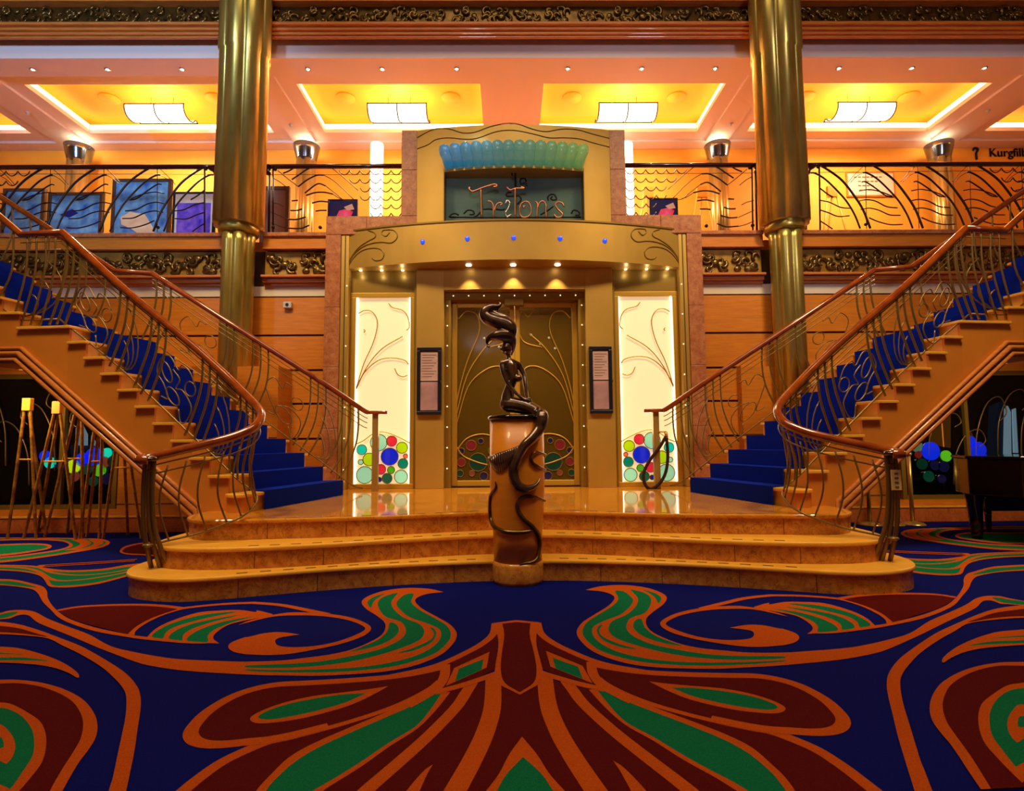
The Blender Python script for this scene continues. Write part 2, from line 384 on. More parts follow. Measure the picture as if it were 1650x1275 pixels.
# swirl with its tail line
motif('orange', seg(cB, '312 388 312 388 200 374 100 380 0 403')+seg(cA, '1550 660 1470 690 1445 722 1480 752 1560 768')+seg(cB, '0 508 120 513 250 505 400 480 560 445 690 400 742 356 715 322 620 285 480 262 330 254 200 260 20 300 -60 330 -60 330 150 280 330 272 480 280 610 303 690 335 705 358 650 390 540 430 420 455 300 465 200 460 165 440 182 410'))
# crescent of three leaves, its outline and the maroon lens beside it
stroke('orange', seg(cB, '480 266 330 235 200 210 60 198 0 197')+seg(cA, '1400 450 1200 470 1100 490 980 532 880 584 828 625 820 650'), .05)
motif('orange', seg(cA, '925 665 925 665 980 610 1080 558 1250 504 1400 490 1520 487 1620 500')+seg(cB, '50 242 110 255 145 272 0 300')+seg(cA, '1450 580 1370 630 1350 668 1390 700 1390 700 1200 690 1050 675'))
motif('green', seg(cA, '960 655 1010 610 1120 560 1300 515 1500 498 1300 540 1120 590 1050 630 1030 668'))
motif('green', seg(cA, '1070 668 1100 625 1200 580 1350 545 1520 518 1350 562 1220 605 1160 645 1150 682'))
motif('green', seg(cA, '1190 684 1200 650 1280 605 1420 560 1600 528 1480 562 1360 610 1315 650 1312 690'))
motif('maroon', seg(cA, '370 492 370 492 500 470 700 458 900 455 1050 465 1130 480 1130 480 980 530 880 580 830 620 808 642 808 642 650 602 500 562 410 522'))
stroke('orange', seg(cA, '365 490 500 467 700 456 900 454 1050 463 1150 476'), .045)
# long line running in from the sides
motif('orange', seg(cA, '-150 286 -150 286 0 290 100 296 200 318 270 338 297 370 302 410 332 460 382 508 450 548 600 598 800 640 930 658 1200 686 1385 696 1385 696 1200 700 930 676 800 658 600 622 450 574 370 534 320 484 270 434 240 382 200 355 100 338 0 330 -150 326 -150 326'))
motif('green', seg(cA, '-150 298 0 302 100 308 200 332 235 345 150 338 0 322 -150 316'))
# wave beside the steps
motif('orange', seg(cA, '-150 198 -150 198 0 200 200 205 300 222 450 235 650 225 800 200 900 190 900 190 900 245 900 245 800 275 700 303 600 326 450 343 350 343 305 333 278 292 240 266 150 246 0 236 -150 234 -150 234'))
motif('green', seg(cA, '-150 206 0 208 200 214 300 236 450 246 650 236 820 212 870 235 780 270 680 297 560 320 430 332 335 330 302 288 250 258 150 238 0 228 -150 226'))
stroke('orange', seg(cA, '-150 212 100 216 230 238 340 296 500 296 700 268 850 236'), .035)
stroke('orange', seg(cA, '-150 204 200 208 330 250 500 266 700 250 850 222'), .03)
stroke('orange', seg(cA, '230 210 400 200 600 188 860 170'), .11)
stroke('maroon', seg(cA, '280 207 400 200 600 188 860 170'), .06)
# rosette far off and the dark oval by the steps
motif('orange', seg(cA, '-400 50 -200 32 0 27 300 28 500 31 640 36 697 60 640 92 500 118 300 150 0 187 -300 190 -500 120'))
motif('green', seg(cA, '-350 60 0 34 300 34 500 37 620 42 672 60 620 86 480 110 300 140 0 175 -300 175'))
motif('orange', seg(cA, '-350 64 0 40 250 36 400 44 462 75 400 104 250 130 0 158 -300 160'))
motif('carpet_blue'[7:], seg(cA, '-350 68 0 48 250 44 390 52 438 75 390 98 250 122 0 150 -300 150'))
motif('orange', seg(cA, '-250 80 0 70 200 64 305 70 325 90 250 112 0 146 -250 145'))
motif('green', seg(cA, '-250 86 0 78 190 72 285 78 300 90 235 106 0 134 -250 138'))
stroke('orange', seg(cA, '480 38 540 60 520 82 440 108'), .1)
stroke('orange', seg(cA, '590 40 625 60 590 84 500 108'), .09)
motif('orange', seg(cA, '757 117 790 84 900 60 1050 55 1050 142 900 140 800 134'))
motif('maroon', seg(cA, '775 116 805 90 900 68 1050 64 1050 134 900 132 810 128'))
# bands and lobes at the side
motif('orange', seg(cA, '-150 555 -150 555 0 563 120 580 250 618 350 655 480 705')+seg(cC, '560 36 700 118 800 188 868 268 890 340 888 420 870 540 850 680 822 820 800 923 770 1060 770 1060 650 1060 650 1060 690 923 715 840 740 720 770 580 792 470 800 370 790 300 740 232 640 142 500 58 390 5')+seg(cA, '300 668 150 650 0 642 -150 640 -150 640'))
motif('maroon', seg(cA, '-150 582 0 590 120 605 220 635 300 660 150 640 0 630 -150 628'))
motif('orange', seg(cC, '-250 5 -250 5 0 15 120 25 250 58 370 103 450 148 497 190 490 213 430 180 330 146 200 126 0 116 -250 110 -250 110'))
motif('green', seg(cC, '-250 80 0 84 150 84 310 106 150 102 0 102 -250 98'))
motif('green', seg(cC, '-250 50 0 54 150 64 0 62 -250 60'))
motif('orange', seg(cC, '-400 240 -400 240 0 226 120 227 260 244 400 284 520 348 590 430 616 510 606 590 560 670 500 750 440 850 400 923 320 1060 320 1060 -400 1060 -400 1060'))
motif('maroon', seg(cC, '-400 270 -400 270 0 250 120 248 250 268 370 310 460 366 510 440 526 510 510 600 460 690 390 800 320 923 250 1060 250 1060 -400 1060 -400 1060'))
motif('orange', seg(cC, '-150 372 0 370 80 384 180 438 252 490 286 560 291 650 265 750 200 840 130 923 40 1020 20 1020 -120 900 -220 720 -230 520'))
motif('green', seg(cC, '-120 412 0 404 80 424 150 470 200 540 216 620 205 710 150 800 70 915 50 915 -80 840 -170 700 -180 540'))
motif('orange', seg(cC, '-80 530 0 510 50 548 86 600 96 660 76 720 40 762 40 762 0 742 -70 690 -100 610'))
motif('green', seg(cC, '-50 600 0 588 20 618 24 654 24 654 0 662 -50 650'))

# ------------------------------------------------------------------ entrance steps and platform
RISE = .17; PZ = 3*RISE
o1 = [(0, 4.70), (.4, 4.685), (.8, 4.63), (1.2, 4.55), (1.6, 4.44), (2.0, 4.31), (2.3, 4.21), (2.55, 4.175), (2.8, 4.23), (3.0, 4.36), (3.12, 4.58), (3.13, 4.85), (3.09, 5.3)]
o2 = [(0, 4.95), (.4, 4.93), (.75, 4.85), (1.1, 4.74), (1.6, 4.57), (2.1, 4.455), (2.45, 4.43), (2.75, 4.475), (2.96, 4.62), (3.04, 4.85), (3.04, 5.3)]
o3 = [(0, 5.19), (.3, 5.17), (.57, 5.10), (1.15, 4.945), (1.73, 4.845), (2.15, 4.795), (2.5, 4.755), (2.74, 4.79), (2.9, 4.95), (2.95, 5.15), (2.95, 5.35)]
def outl(o, off):      # smoothed outline from one end round the front to the other, moved outwards by off
    P = [Vector((x, y, 0)) for x, y in o]; P = [Vector((-p.x, p.y, 0)) for p in P[:0:-1]]+P
    P = crom(P, 5); out = []
    for i, p in enumerate(P):
        d = P[min(i+1, len(P)-1)]-P[max(i-1, 0)]; d.normalize(); out.append(p+Vector((d.y, -d.x, 0))*off)
    return out
steps = thing('entrance_steps', 'three curved orange marble steps leading up to the portal platform', 'steps', (0, 5, 0))
for k, o in enumerate((o1, o2, o3)):
    z0 = k*RISE; z1 = z0+RISE
    back = 7.9 if k == 2 else 6.0
    C = outl(o, 0); I = outl(o, -.035); N_ = outl(o, .018)
    core = [(p.x, p.y) for p in I]+[(I[-1].x, back), (I[0].x, back)]
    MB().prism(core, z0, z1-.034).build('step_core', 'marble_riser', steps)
    joints = [-9, -2.18, -1.62, -1.10, -.58, .58, 1.10, 1.62, 2.18, 9]
    def part_of(p, q): return joints[q] <= p.x < joints[q+1]
    for q in range(len(joints)-1):
        idx = [i for i, p in enumerate(C) if part_of(p, q)]
        # the ends turn back under the same joint range, keep them contiguous
        runs = []; 
        for i in idx:
            if runs and i == runs[-1][-1]+1: runs[-1].append(i)
            else: runs.append([i])
        for rn in runs:
            hi = min(rn[-1]+1, len(C)-1); seqi = list(range(rn[0], hi+1))
            if len(seqi) < 2: continue
            A = [Vector(C[i]) for i in seqi]; B = [Vector(I[i]) for i in seqi]
            for L in (A, B):
                d = (L[1]-L[0]).normalized(); L[0] = L[0]+d*.0025; d = (L[-1]-L[-2]).normalized(); L[-1] = L[-1]-d*.0025
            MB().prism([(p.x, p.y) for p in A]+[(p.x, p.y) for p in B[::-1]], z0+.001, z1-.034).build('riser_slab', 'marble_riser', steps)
    top = [(p.x, p.y) for p in N_]+[(N_[-1].x, back), (N_[0].x, back)]
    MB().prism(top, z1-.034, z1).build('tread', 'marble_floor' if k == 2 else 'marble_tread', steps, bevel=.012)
    G = outl(o, -.05); acc = 0
    for i in range(1, len(G)):
        pass
    xs = [x*.155+.04 for x in range(-15, 15)]
    for x in xs:
        if abs(x) > 2.2 or abs(x+.04) < .3: continue
        j = min(range(len(G)-1), key=lambda i: abs(G[i].x-x)+(9 if G[i].y > 5.6 else 0))
        d = (G[j+1]-G[j]).normalized(); p = Vector((x, G[j].y+(x-G[j].x)*d.y/max(.3, d.x), 0)); nn = Vector((-d.y, d.x, 0))
        MB().slab([(*(p-d*.038-nn*.011).xy, z1), (*(p+d*.038-nn*.011).xy, z1), (*(p+d*.038+nn*.011).xy, z1), (*(p-d*.038+nn*.011).xy, z1)], (0, 0, .002)).build('grip_inlay', 'grip', steps)
# ------------------------------------------------------------------ staircases
def stair_pts(n):       # near and far nosing ends (left side, |x|)
    if n <= 11: t = (n-1)/10; return (2.55+2.1*t, 5.3+.43*t), (2.17+2.28*t, 7.0-.15*t)
    m = n-12; return (5.24+.205*m, 5.80+.012*m), (4.98+.262*m, 6.85)
def stair_z(n): return PZ+RISE*n if n <= 11 else PZ+RISE*11+.1636*(n-11)
NST = 22
def nosez(x): return .68+.8095*(x-2.55)
def lerp(a, b, t): return tuple(p+(q-p)*t for p, q in zip(a, b))
def cxpath(pts, x):     # point on a polyline given by |x|, pts sorted by falling x
    for a, b in zip(pts, pts[1:]):
        if a[0] >= x >= b[0] and a[0] > b[0]: return lerp(a, b, (a[0]-x)/(a[0]-b[0]))
    return pts[0] if x > pts[0][0] else pts[-1]
def build_stair(s):
    where = 'beside the dark window with the bamboo easels below' if s < 0 else 'beside the black grand piano'
    st = thing('staircase', 'flared marble staircase with blue carpet runner '+where, 'staircase', (s*3.6, 6.2, 0), 'pair of staircases flanking the portal')
    for n in range(1, NST+1):
        N0, F0 = stair_pts(n); z = stair_z(n); zp = stair_z(n-1) if n > 1 else PZ
        if n == NST: N1, F1 = (8.3, 5.93), (8.3, 6.85)
        else: N1, F1 = stair_pts(n+1)
        A, B, C_, D = N0, F0, F1, N1
        mb = MB(); body = [(A[0], A[1]+.03), (B[0], B[1]-.03), (C_[0], C_[1]-.03), (D[0], D[1]+.03)]
        mb.prism(mir(s, body), zp-.14, z-.03)
        ov = .03; dx, dy = (A[0]-D[0]), (A[1]-D[1]); l = math.hypot(dx, dy); ux, uy = dx/l*ov, dy/l*ov
        tr = [(A[0]+ux, A[1]+uy-.035), (B[0]+ux, B[1]+uy+.02), (C_[0], C_[1]+.02), (D[0], D[1]-.035)]
        ob = mb.build('riser', 'marble_tread', st)
        tm = MB()
        if n == 1:      # lowest tread has a rounded end towards the hall
            a = Vector((tr[0][0], tr[0][1], 0)); d = Vector((tr[3][0], tr[3][1], 0)); c = (a+d)/2; rad = (a-d).length/2
            arc = [(c.x+(a.x-c.x)*cos(t)+0*sin(t), c.y-rad*.9*sin(t)+(a.y-c.y)*cos(t)) for t in [pi*k/10 for k in range(11)]]
            tm.prism(mir(s, [tr[2], tr[1]]+arc), z-.03, z)
            MB().prism(mir(s, [(p[0], p[1]+.03) for p in arc]), PZ, z-.03).build('bullnose', 'plaster', st)
        else: tm.prism(mir(s, tr), z-.03, z)
        tm.build('tread', 'marble_tread', st, bevel=.006)
        # carpet runner piece over tread and riser
        a0 = lerp(A, B, .17); b0 = lerp(A, B, .93); c0 = lerp(D, C_, .93); d0 = lerp(D, C_, .17)
        if n == 1: a0 = lerp(A, B, .10); b0 = lerp(A, B, .95)
        cm = MB(); e = .012
        a1 = (a0[0]+ux-e, a0[1]+uy); b1 = (b0[0]+ux-e, b0[1]+uy)
        cm.prism(mir(s, [a1, b1, c0, d0]), z, z+e)
        a2 = (a0[0]+ux-.022, a0[1]); b2 = (b0[0]+ux-.022, b0[1]); a3 = (a0[0]+ux+.002, a0[1]); b3 = (b0[0]+ux+.002, b0[1])
        cm.prism(mir(s, [(a1[0], a1[1]), (b1[0], b1[1]), (b1[0]-.012, b1[1]), (a1[0]-.012, a1[1])]), zp+(e if n > 1 else 0), z+e)
        cm.build('carpet_runner', 'stair_blue', st)
    # stringers with sawtooth tops and the mouldings along their lower edge
    def stringer(pt, th, name):
        last = pt(NST)
        def at(x): return cxpath([(8.3, last[1])]+[pt(n) for n in range(NST, 0, -1)], x)
        low = [(8.3, 3.85), (7.55, 3.85), (5.70, 2.0), (5.25, 2.0), (3.15, .44), (3.1499, 0), (2.0, 0)]
        def lowz(x):
            for (xa, za), (xb, zb) in zip(low, low[1:]):
                if xa >= x >= xb: return za+(zb-za)*(xa-x)/max(1e-9, xa-xb)
            return 0
        edges = [pt(n)[0] for n in range(1, NST+1)]+[8.3]
        mb = MB()
        for n in range(1, NST+1):
            xs_ = [edges[n-1]]+sorted(x for x, z in low if edges[n-1] < x < edges[n])+[edges[n]]
            for xa, xb in zip(xs_, xs_[1:]):
                e = 1e-5; zt = stair_z(n)-.03; ya, yb = at(xa)[1], at(xb)[1]
                q = [(s*xa, ya, lowz(xa+e)), (s*xb, yb, lowz(xb-e)), (s*xb, yb, zt), (s*xa, ya, zt)]
                mb.slab(q, (0, th, 0))
        mb.build('stringer', 'plaster', st)
        if name == 'near':
            for k, (o_, r_) in enumerate(((.035, .028), (.10, .034), (.155, .022))):
                # offset the lower edge upwards for each bead of the moulding
                q = [(7.55, 3.85+o_*1.2), (5.68, 2.0+o_), (5.25-o_*.45, 2.0+o_), (3.15-o_*.6, .44+o_*.72), (3.15-o_*.8, 0.02)]
                MB().tube([(s*x, at(x)[1]-.01, z) for x, z in q], r_, 8, flat=1.0).build('moulding', 'wood_trim', st)
        sof = [(8.3, 3.85), (7.55, 3.85), (5.70, 2.0), (5.25, 2.0), (3.15, .44)]
        return sof
    near = lambda n: stair_pts(n)[0]; far = lambda n: stair_pts(n)[1]
    sof = stringer(near, .06, 'near')
    stringer(lambda n: (far(n)[0], far(n)[1]-.06), .06, 'far')
    def yat(fn, x):
        pl = [(8.3, fn(NST)[1])]+[fn(n) for n in range(NST, 0, -1)]; return cxpath(pl, x)[1]
    sm = MB().sheet([(s*x, yat(near, x)+.03, z+.01) for x, z in sof], [(s*x, yat(far, x)-.03, z+.01) for x, z in sof], False)
    sm.build('soffit', 'plaster', st)
    # landing bridge to the gallery, out of view
    MB().box((min(s*8.3, s*10.4), 5.93, 3.9), (max(s*8.3, s*10.4), 7.75, 4.18)).build('upper_landing', 'plaster', st)
    return st
for s in (-1, 1): build_stair(s)

# balustrades
T_near = [(8.3, 5.95, 5.2), (7.53, 5.95, 5.2), (5.29, 5.81, 3.39), (4.79, 5.73, 3.38), (4.02, 5.6, 2.73), (3.28, 5.45, 2.17), (2.91, 5.35, 1.88), (2.65, 5.25, 1.67), (2.43, 5.1, 1.51), (2.30, 4.95, 1.40), (2.288, 4.8, 1.29), (2.396, 4.7, 1.21), (2.6, 4.6, 1.14), (2.8, 4.52, 1.085), (2.955, 4.45, 1.04)]
B_near = [(8.3, 5.96, 4.26), (7.5, 5.96, 4.26), (5.29, 5.83, 2.46), (4.79, 5.76, 2.46), (4.02, 5.615, nosez(4.02)+.04), (3.28, 5.46, nosez(3.28)+.04), (2.91, 5.385, nosez(2.91)+.04), (2.65, 5.31, .80), (2.43, 5.12, .72), (2.335, 5.0, .66), (2.315, 4.85, .585), (2.37, 4.7, .52), (2.6, 4.62, .43), (2.8, 4.54, .385), (2.93, 4.47, .36)]
def build_near(s):
    lab = 'curling wooden handrail over bronze balusters, newel '+('in front of the bamboo easels' if s < 0 else 'carrying an ivory tag')
    ra = thing('stair_balustrade', lab, 'railing', (s*2.9, 4.5, RISE), 'stair balustrades')
    T = T_near; B = B_near
    Ts = T[3:8]; Bs = B[3:8]
    def S(p): return (s*p[0], p[1], p[2])
    def sl(x, v): return S(lerp(cxpath(Bs, x), cxpath(Ts, x), v))
    def slh(x, h): p = cxpath(Bs, x); return S((p[0], p[1]+.0, p[2]+h))
    # handrail: straight flights with crisp corners, then the curl
    MB().tube([S(p) for p in T[:4]], .036, 10).build('handrail', 'handrail', ra)
    curl = T[3:]+[(2.985, 4.40, 1.03), (2.96, 4.36, 1.025), (2.91, 4.375, 1.025)]
    MB().tube([S(p) for p in curl], .038, 12, sub=6).build('handrail', 'handrail', ra)
    MB().ball(S((2.93, 4.41, 1.03)), .075, 8, (1.0, .8, .35)).build('volute', 'handrail_dark', ra)
    MB().tube([S(p) for p in B[:4]], .008, 6).build('bottom_rail', 'bar_bronze', ra)
    MB().tube([S(p) for p in B[3:]], .009, 6, sub=5).build('bottom_rail', 'bar_bronze', ra)
    for v in (.925, .875, .815):
        MB().tube([S(lerp(B[i], T[i], v)) for i in range(3, 8)], .0055, 5).build('sub_rail', 'bar_bronze', ra)
    for v in (.90, .80):
        MB().tube([S(lerp(B[i], T[i], v)) for i in range(7, 15)], .0065, 6, sub=5).build('sub_rail', 'bar_bronze', ra)
        MB().tube([S(lerp(B[i], T[i], v)) for i in range(2, 4)], .006, 5).build('sub_rail', 'bar_bronze', ra)
    def bars(x0):
        for k in range(3):
            x = x0-.085*k
            MB().tube([sl(x, .98), sl(x, .78), sl(min(x+.025, 4.79), .55), sl(min(x+.085, 4.79), .28), S(tuple(Vector(cxpath(B[2:8], x+.17))+Vector((0, -.01, -.06))))], .0115, 8, sub=5).build('baluster', 'bar_bronze', ra)
    for x0 in (4.72, 4.06, 3.68, 3.08): bars(x0)
    # curved group where the rail turns
    for a, b in ((7.1, 6.6), (7.5, 6.95), (7.9, 7.3), (8.35, 7.8)):
        def ip(Q, u): i = min(int(u), len(Q)-2); return lerp(Q[i], Q[i+1], u-i)
        mid = lerp(lerp(ip(B, b), ip(T, b), .5), lerp(ip(B, a), ip(T, a), .5), .6)
        MB().tube([S(ip(T, a)), S(lerp(ip(B, a), ip(T, a), .75)), S(mid), S(lerp(ip(B, b), ip(T, b), .2)), S(ip(B, b))], .010, 8, sub=5).build('baluster', 'bar_bronze', ra)
    # spindles of the curl, bowed outwards
    def ip(Q, u): i = min(int(u), len(Q)-2); return lerp(Q[i], Q[i+1], u-i)
    for u in (8.8, 9.5, 10.2, 10.8, 11.4, 12.0, 12.6, 13.25):
        t = ip(T, u); b = ip(B, max(7, u-.12))
        m = lerp(lerp(b, t, .45), (t[0]+.0, t[1]-.0, 0), 0)
        MB().tube([S(lerp(b, t, .86)), S((m[0]+.035, m[1]-.05, m[2]+.08)), S((m[0]+.03, m[1]-.045, m[2]-.1)), S(b)], .0075, 7, sub=5).build('spindle', 'bar_bronze', ra)
    # newel: a cluster of three rods
    for k, (xt, xb) in enumerate(((2.975, 2.945), (2.935, 2.875), (2.905, 2.80))):
        MB().tube([S((xt, 4.44, 1.03)), S((xt+.005, 4.445, .75)), S((xt-.01*k, 4.47, .45)), S((xb, 4.53, RISE))], .0175, 8, sub=5).build('newel_rod', 'bar_bronze', ra)
    for z in (.94, .36): MB().ball(S((2.93, 4.45, z)), .03, 6, (1.4, 1.2, .5)).build('newel_collar', 'bar_bronze', ra)
    # concentric arcs and looping wire ornaments between the bar groups
    for xc in (4.52, 3.92, 3.52, 2.86):
        if xc in (4.52, 3.52): continue
        for r in (.12, .20, .28):
            MB().tube([slh(xc-.0+.10-r*.9*sin(t)*.75, .02+r*1.25*(1-cos(t))*.95) for t in [pi*.93*k/9 for k in range(10)]], .006, 6).build('arc', 'bar_bronze', ra)
    for xc in (4.36, 3.36):
        def L(pts, r=.0065, closed=False): MB().tube([slh(xc+p[0], p[1]) for p in pts], r, 6, sub=5, closed=closed).build('wire_loop', 'bar_bronze', ra)
        circ = lambda cx, cy, rx, ry, a=0: [(cx+rx*cos(t)*cos(a)-ry*sin(t)*sin(a), cy+rx*cos(t)*sin(a)+ry*sin(t)*cos(a)) for t in [2*pi*k/9 for k in range(9)]]
        L(circ(.05, .20, .075, .07), closed=True); L(circ(-.14, .42, .05, .085, .5), closed=True); L(circ(.13, .38, .06, .085, -.4), closed=True)
        L([(.18, .10), (.10, .14), (.16, .24), (.24, .30), (.20, .46), (.10, .56), (0, .50), (-.04, .58), (-.13, .58), (-.19, .50)])
        L([(-.02, .13), (-.05, .02), (-.12, .10), (-.16, .26), (-.06, .34), (.02, .30), (-.02, .42), (.06, .46)])
    # upper flight bars
    Tu = T[1:3]; Bu = B[1:3]
    for k in range(13):
        t = (k+.5)/13; MB().tube([S(lerp(Tu[0], Tu[1], t)), S(lerp(lerp(Bu[0], Bu[1], t), lerp(Tu[0], Tu[1], t), .5)), S(lerp(Bu[0], Bu[1], max(0, t-.07)))], .010, 7, sub=4).build('baluster', 'bar_bronze', ra)
    for k in range(4):
        t = (k+.7)/4.4; a = lerp(T[2], T[3], t); b = lerp(B[2], B[3], t)
        MB().tube([S(a), S(lerp(b, a, .55)), S((b[0]+.12, b[1], b[2]-.06))], .010, 7, sub=4).build('baluster', 'bar_bronze', ra)
    for r in (.16, .28, .4):
        MB().tube([S((5.22-r*sin(t), 5.81-.08*r*sin(t)*.0, 2.5+r*1.3*(1-cos(t))*.62)) for t in [pi*.8*k/8 for k in range(9)]], .007, 6).build('arc', 'bar_bronze', ra)
    if s > 0:
        pl = MB().box((2.905, 4.395, .74), (2.985, 4.405, .90)).build('tag_plate', 'plaque', ra, bevel=.004)
        for k in range(4): MB().box((2.93, 4.392, .865-k*.035), (2.96, 4.3945, .878-k*.035)).build('tag_lettering', 'ink', pl)
for s in (-1, 1): build_near(s)

T_far = [(8.3, 6.85, 5.2), (7.92, 6.85, 5.2), (5.02, 6.85, 3.32), (4.55, 6.85, 3.28), (3.35, 6.9, 2.50), (2.476, 7.1, 1.917), (2.05, 7.36, 1.60), (1.97, 7.42, 1.55)]
def fz(x): return PZ+.17*(1+(x-2.17)/.228)
B_far = [(8.3, 6.85, 4.26), (7.92, 6.85, 4.26), (5.02, 6.87, 2.44), (4.55, 6.87, 2.44), (3.35, 6.93, fz(3.35)+.03), (2.476, 7.05, fz(2.476)+.02), (2.12, 7.18, .62), (2.0, 7.3, .56)]
def build_far(s):
    lab = 'straight wooden handrail over bronze wire balusters, '+('running below the wall detector' if s < 0 else 'post holding the velvet rope')
    ra = thing('stair_balustrade', lab, 'railing', (s*1.89, 7.5, PZ), 'stair balustrades')
    def S(p): return (s*p[0], p[1], p[2])
    T = T_far; B = B_far
    MB().tube([S(p) for p in T[:4]], .034, 10).build('handrail', 'handrail', ra)
    MB().tube([S(p) for p in T[3:]], .034, 10, sub=5).build('handrail', 'handrail', ra)
    cap = MB(); cap.prism([(s*(1.88+.16*cos(t)), 7.47+.075*sin(t)) for t in [2*pi*k/20 for k in range(20)]], 1.525, 1.575); cap.build('newel_cap', 'handrail', ra, bevel=.012)
    MB().box((s*1.88-.04, 7.44, PZ), (s*1.88+.04, 7.52, 1.53)).build('newel_post', 'brass_light', ra, bevel=.006)
    MB().tube([S(p) for p in B[3:]], .008, 6, sub=4).build('bottom_rail', 'bar_bronze', ra)
    MB().tube([S(p) for p in B[:4]], .008, 6).build('bottom_rail', 'bar_bronze', ra)
    for v in (.92, .86, .79):
        MB().tube([S(lerp(B[i], T[i], v)) for i in range(3, 8)], .0055, 5, sub=3).build('sub_rail', 'bar_bronze', ra)
    Ts = T[2:]; Bs = B[2:]
    def sl(x, v): x = min(x, 5.0); return S(lerp(cxpath(Bs, x), cxpath(Ts, x), v))
    def slh(x, h): p = cxpath(Bs, x); return S((p[0], p[1], p[2]+h))
    for x0 in (4.50, 3.62, 3.30, 2.62, 2.26):
        for k in range(3 if x0 != 3.62 else 2):
            x = x0-.09*k
            MB().tube([sl(x, .98), sl(x-.01, .75), sl(x+.01, .5), sl(x+.08, .22), slh(x+.18, -.05)], .0115, 8, sub=5).build('baluster', 'bar_bronze', ra)
    for xc in (3.98, 2.92):
        def L(pts, r=.0065, closed=False): MB().tube([slh(xc+p[0], p[1]+.12) for p in pts], r, 6, sub=5, closed=closed).build('wire_loop', 'bar_bronze', ra)
        circ = lambda cx, cy, rx, ry, a=0: [(cx+rx*cos(t)*cos(a)-ry*sin(t)*sin(a), cy+rx*cos(t)*sin(a)+ry*sin(t)*cos(a)) for t in [2*pi*k/9 for k in range(9)]]
        L(circ(.0, .12, .10, .09), closed=True); L(circ(-.16, .38, .06, .09, .6), closed=True)
        L([(.20, .02), (.10, .06), (.17, .20), (.22, .34), (.12, .50), (.02, .44), (-.02, .54), (-.10, .55)])
        L([(-.06, .02), (-.10, -.10), (-.18, .04), (-.2, .2), (-.08, .26), (.02, .22)])
    for xc in (2.40,):
        for r in (.14, .24, .34):
            MB().tube([slh(xc+.12-r*.8*sin(t)*.8, .02+r*1.25*(1-cos(t))*.9) for t in [pi*.9*k/9 for k in range(10)]], .006, 6).build('arc', 'bar_bronze', ra)
    for k in range(12):
        t = (k+.5)/12; MB().tube([S(lerp(T[1], T[2], t)), S(lerp(lerp(B[1], B[2], t), lerp(T[1], T[2], t), .5)), S(lerp(B[1], B[2], max(0, t-.05)))], .010, 7, sub=4).build('baluster', 'bar_bronze', ra)
for s in (-1, 1): build_far(s)

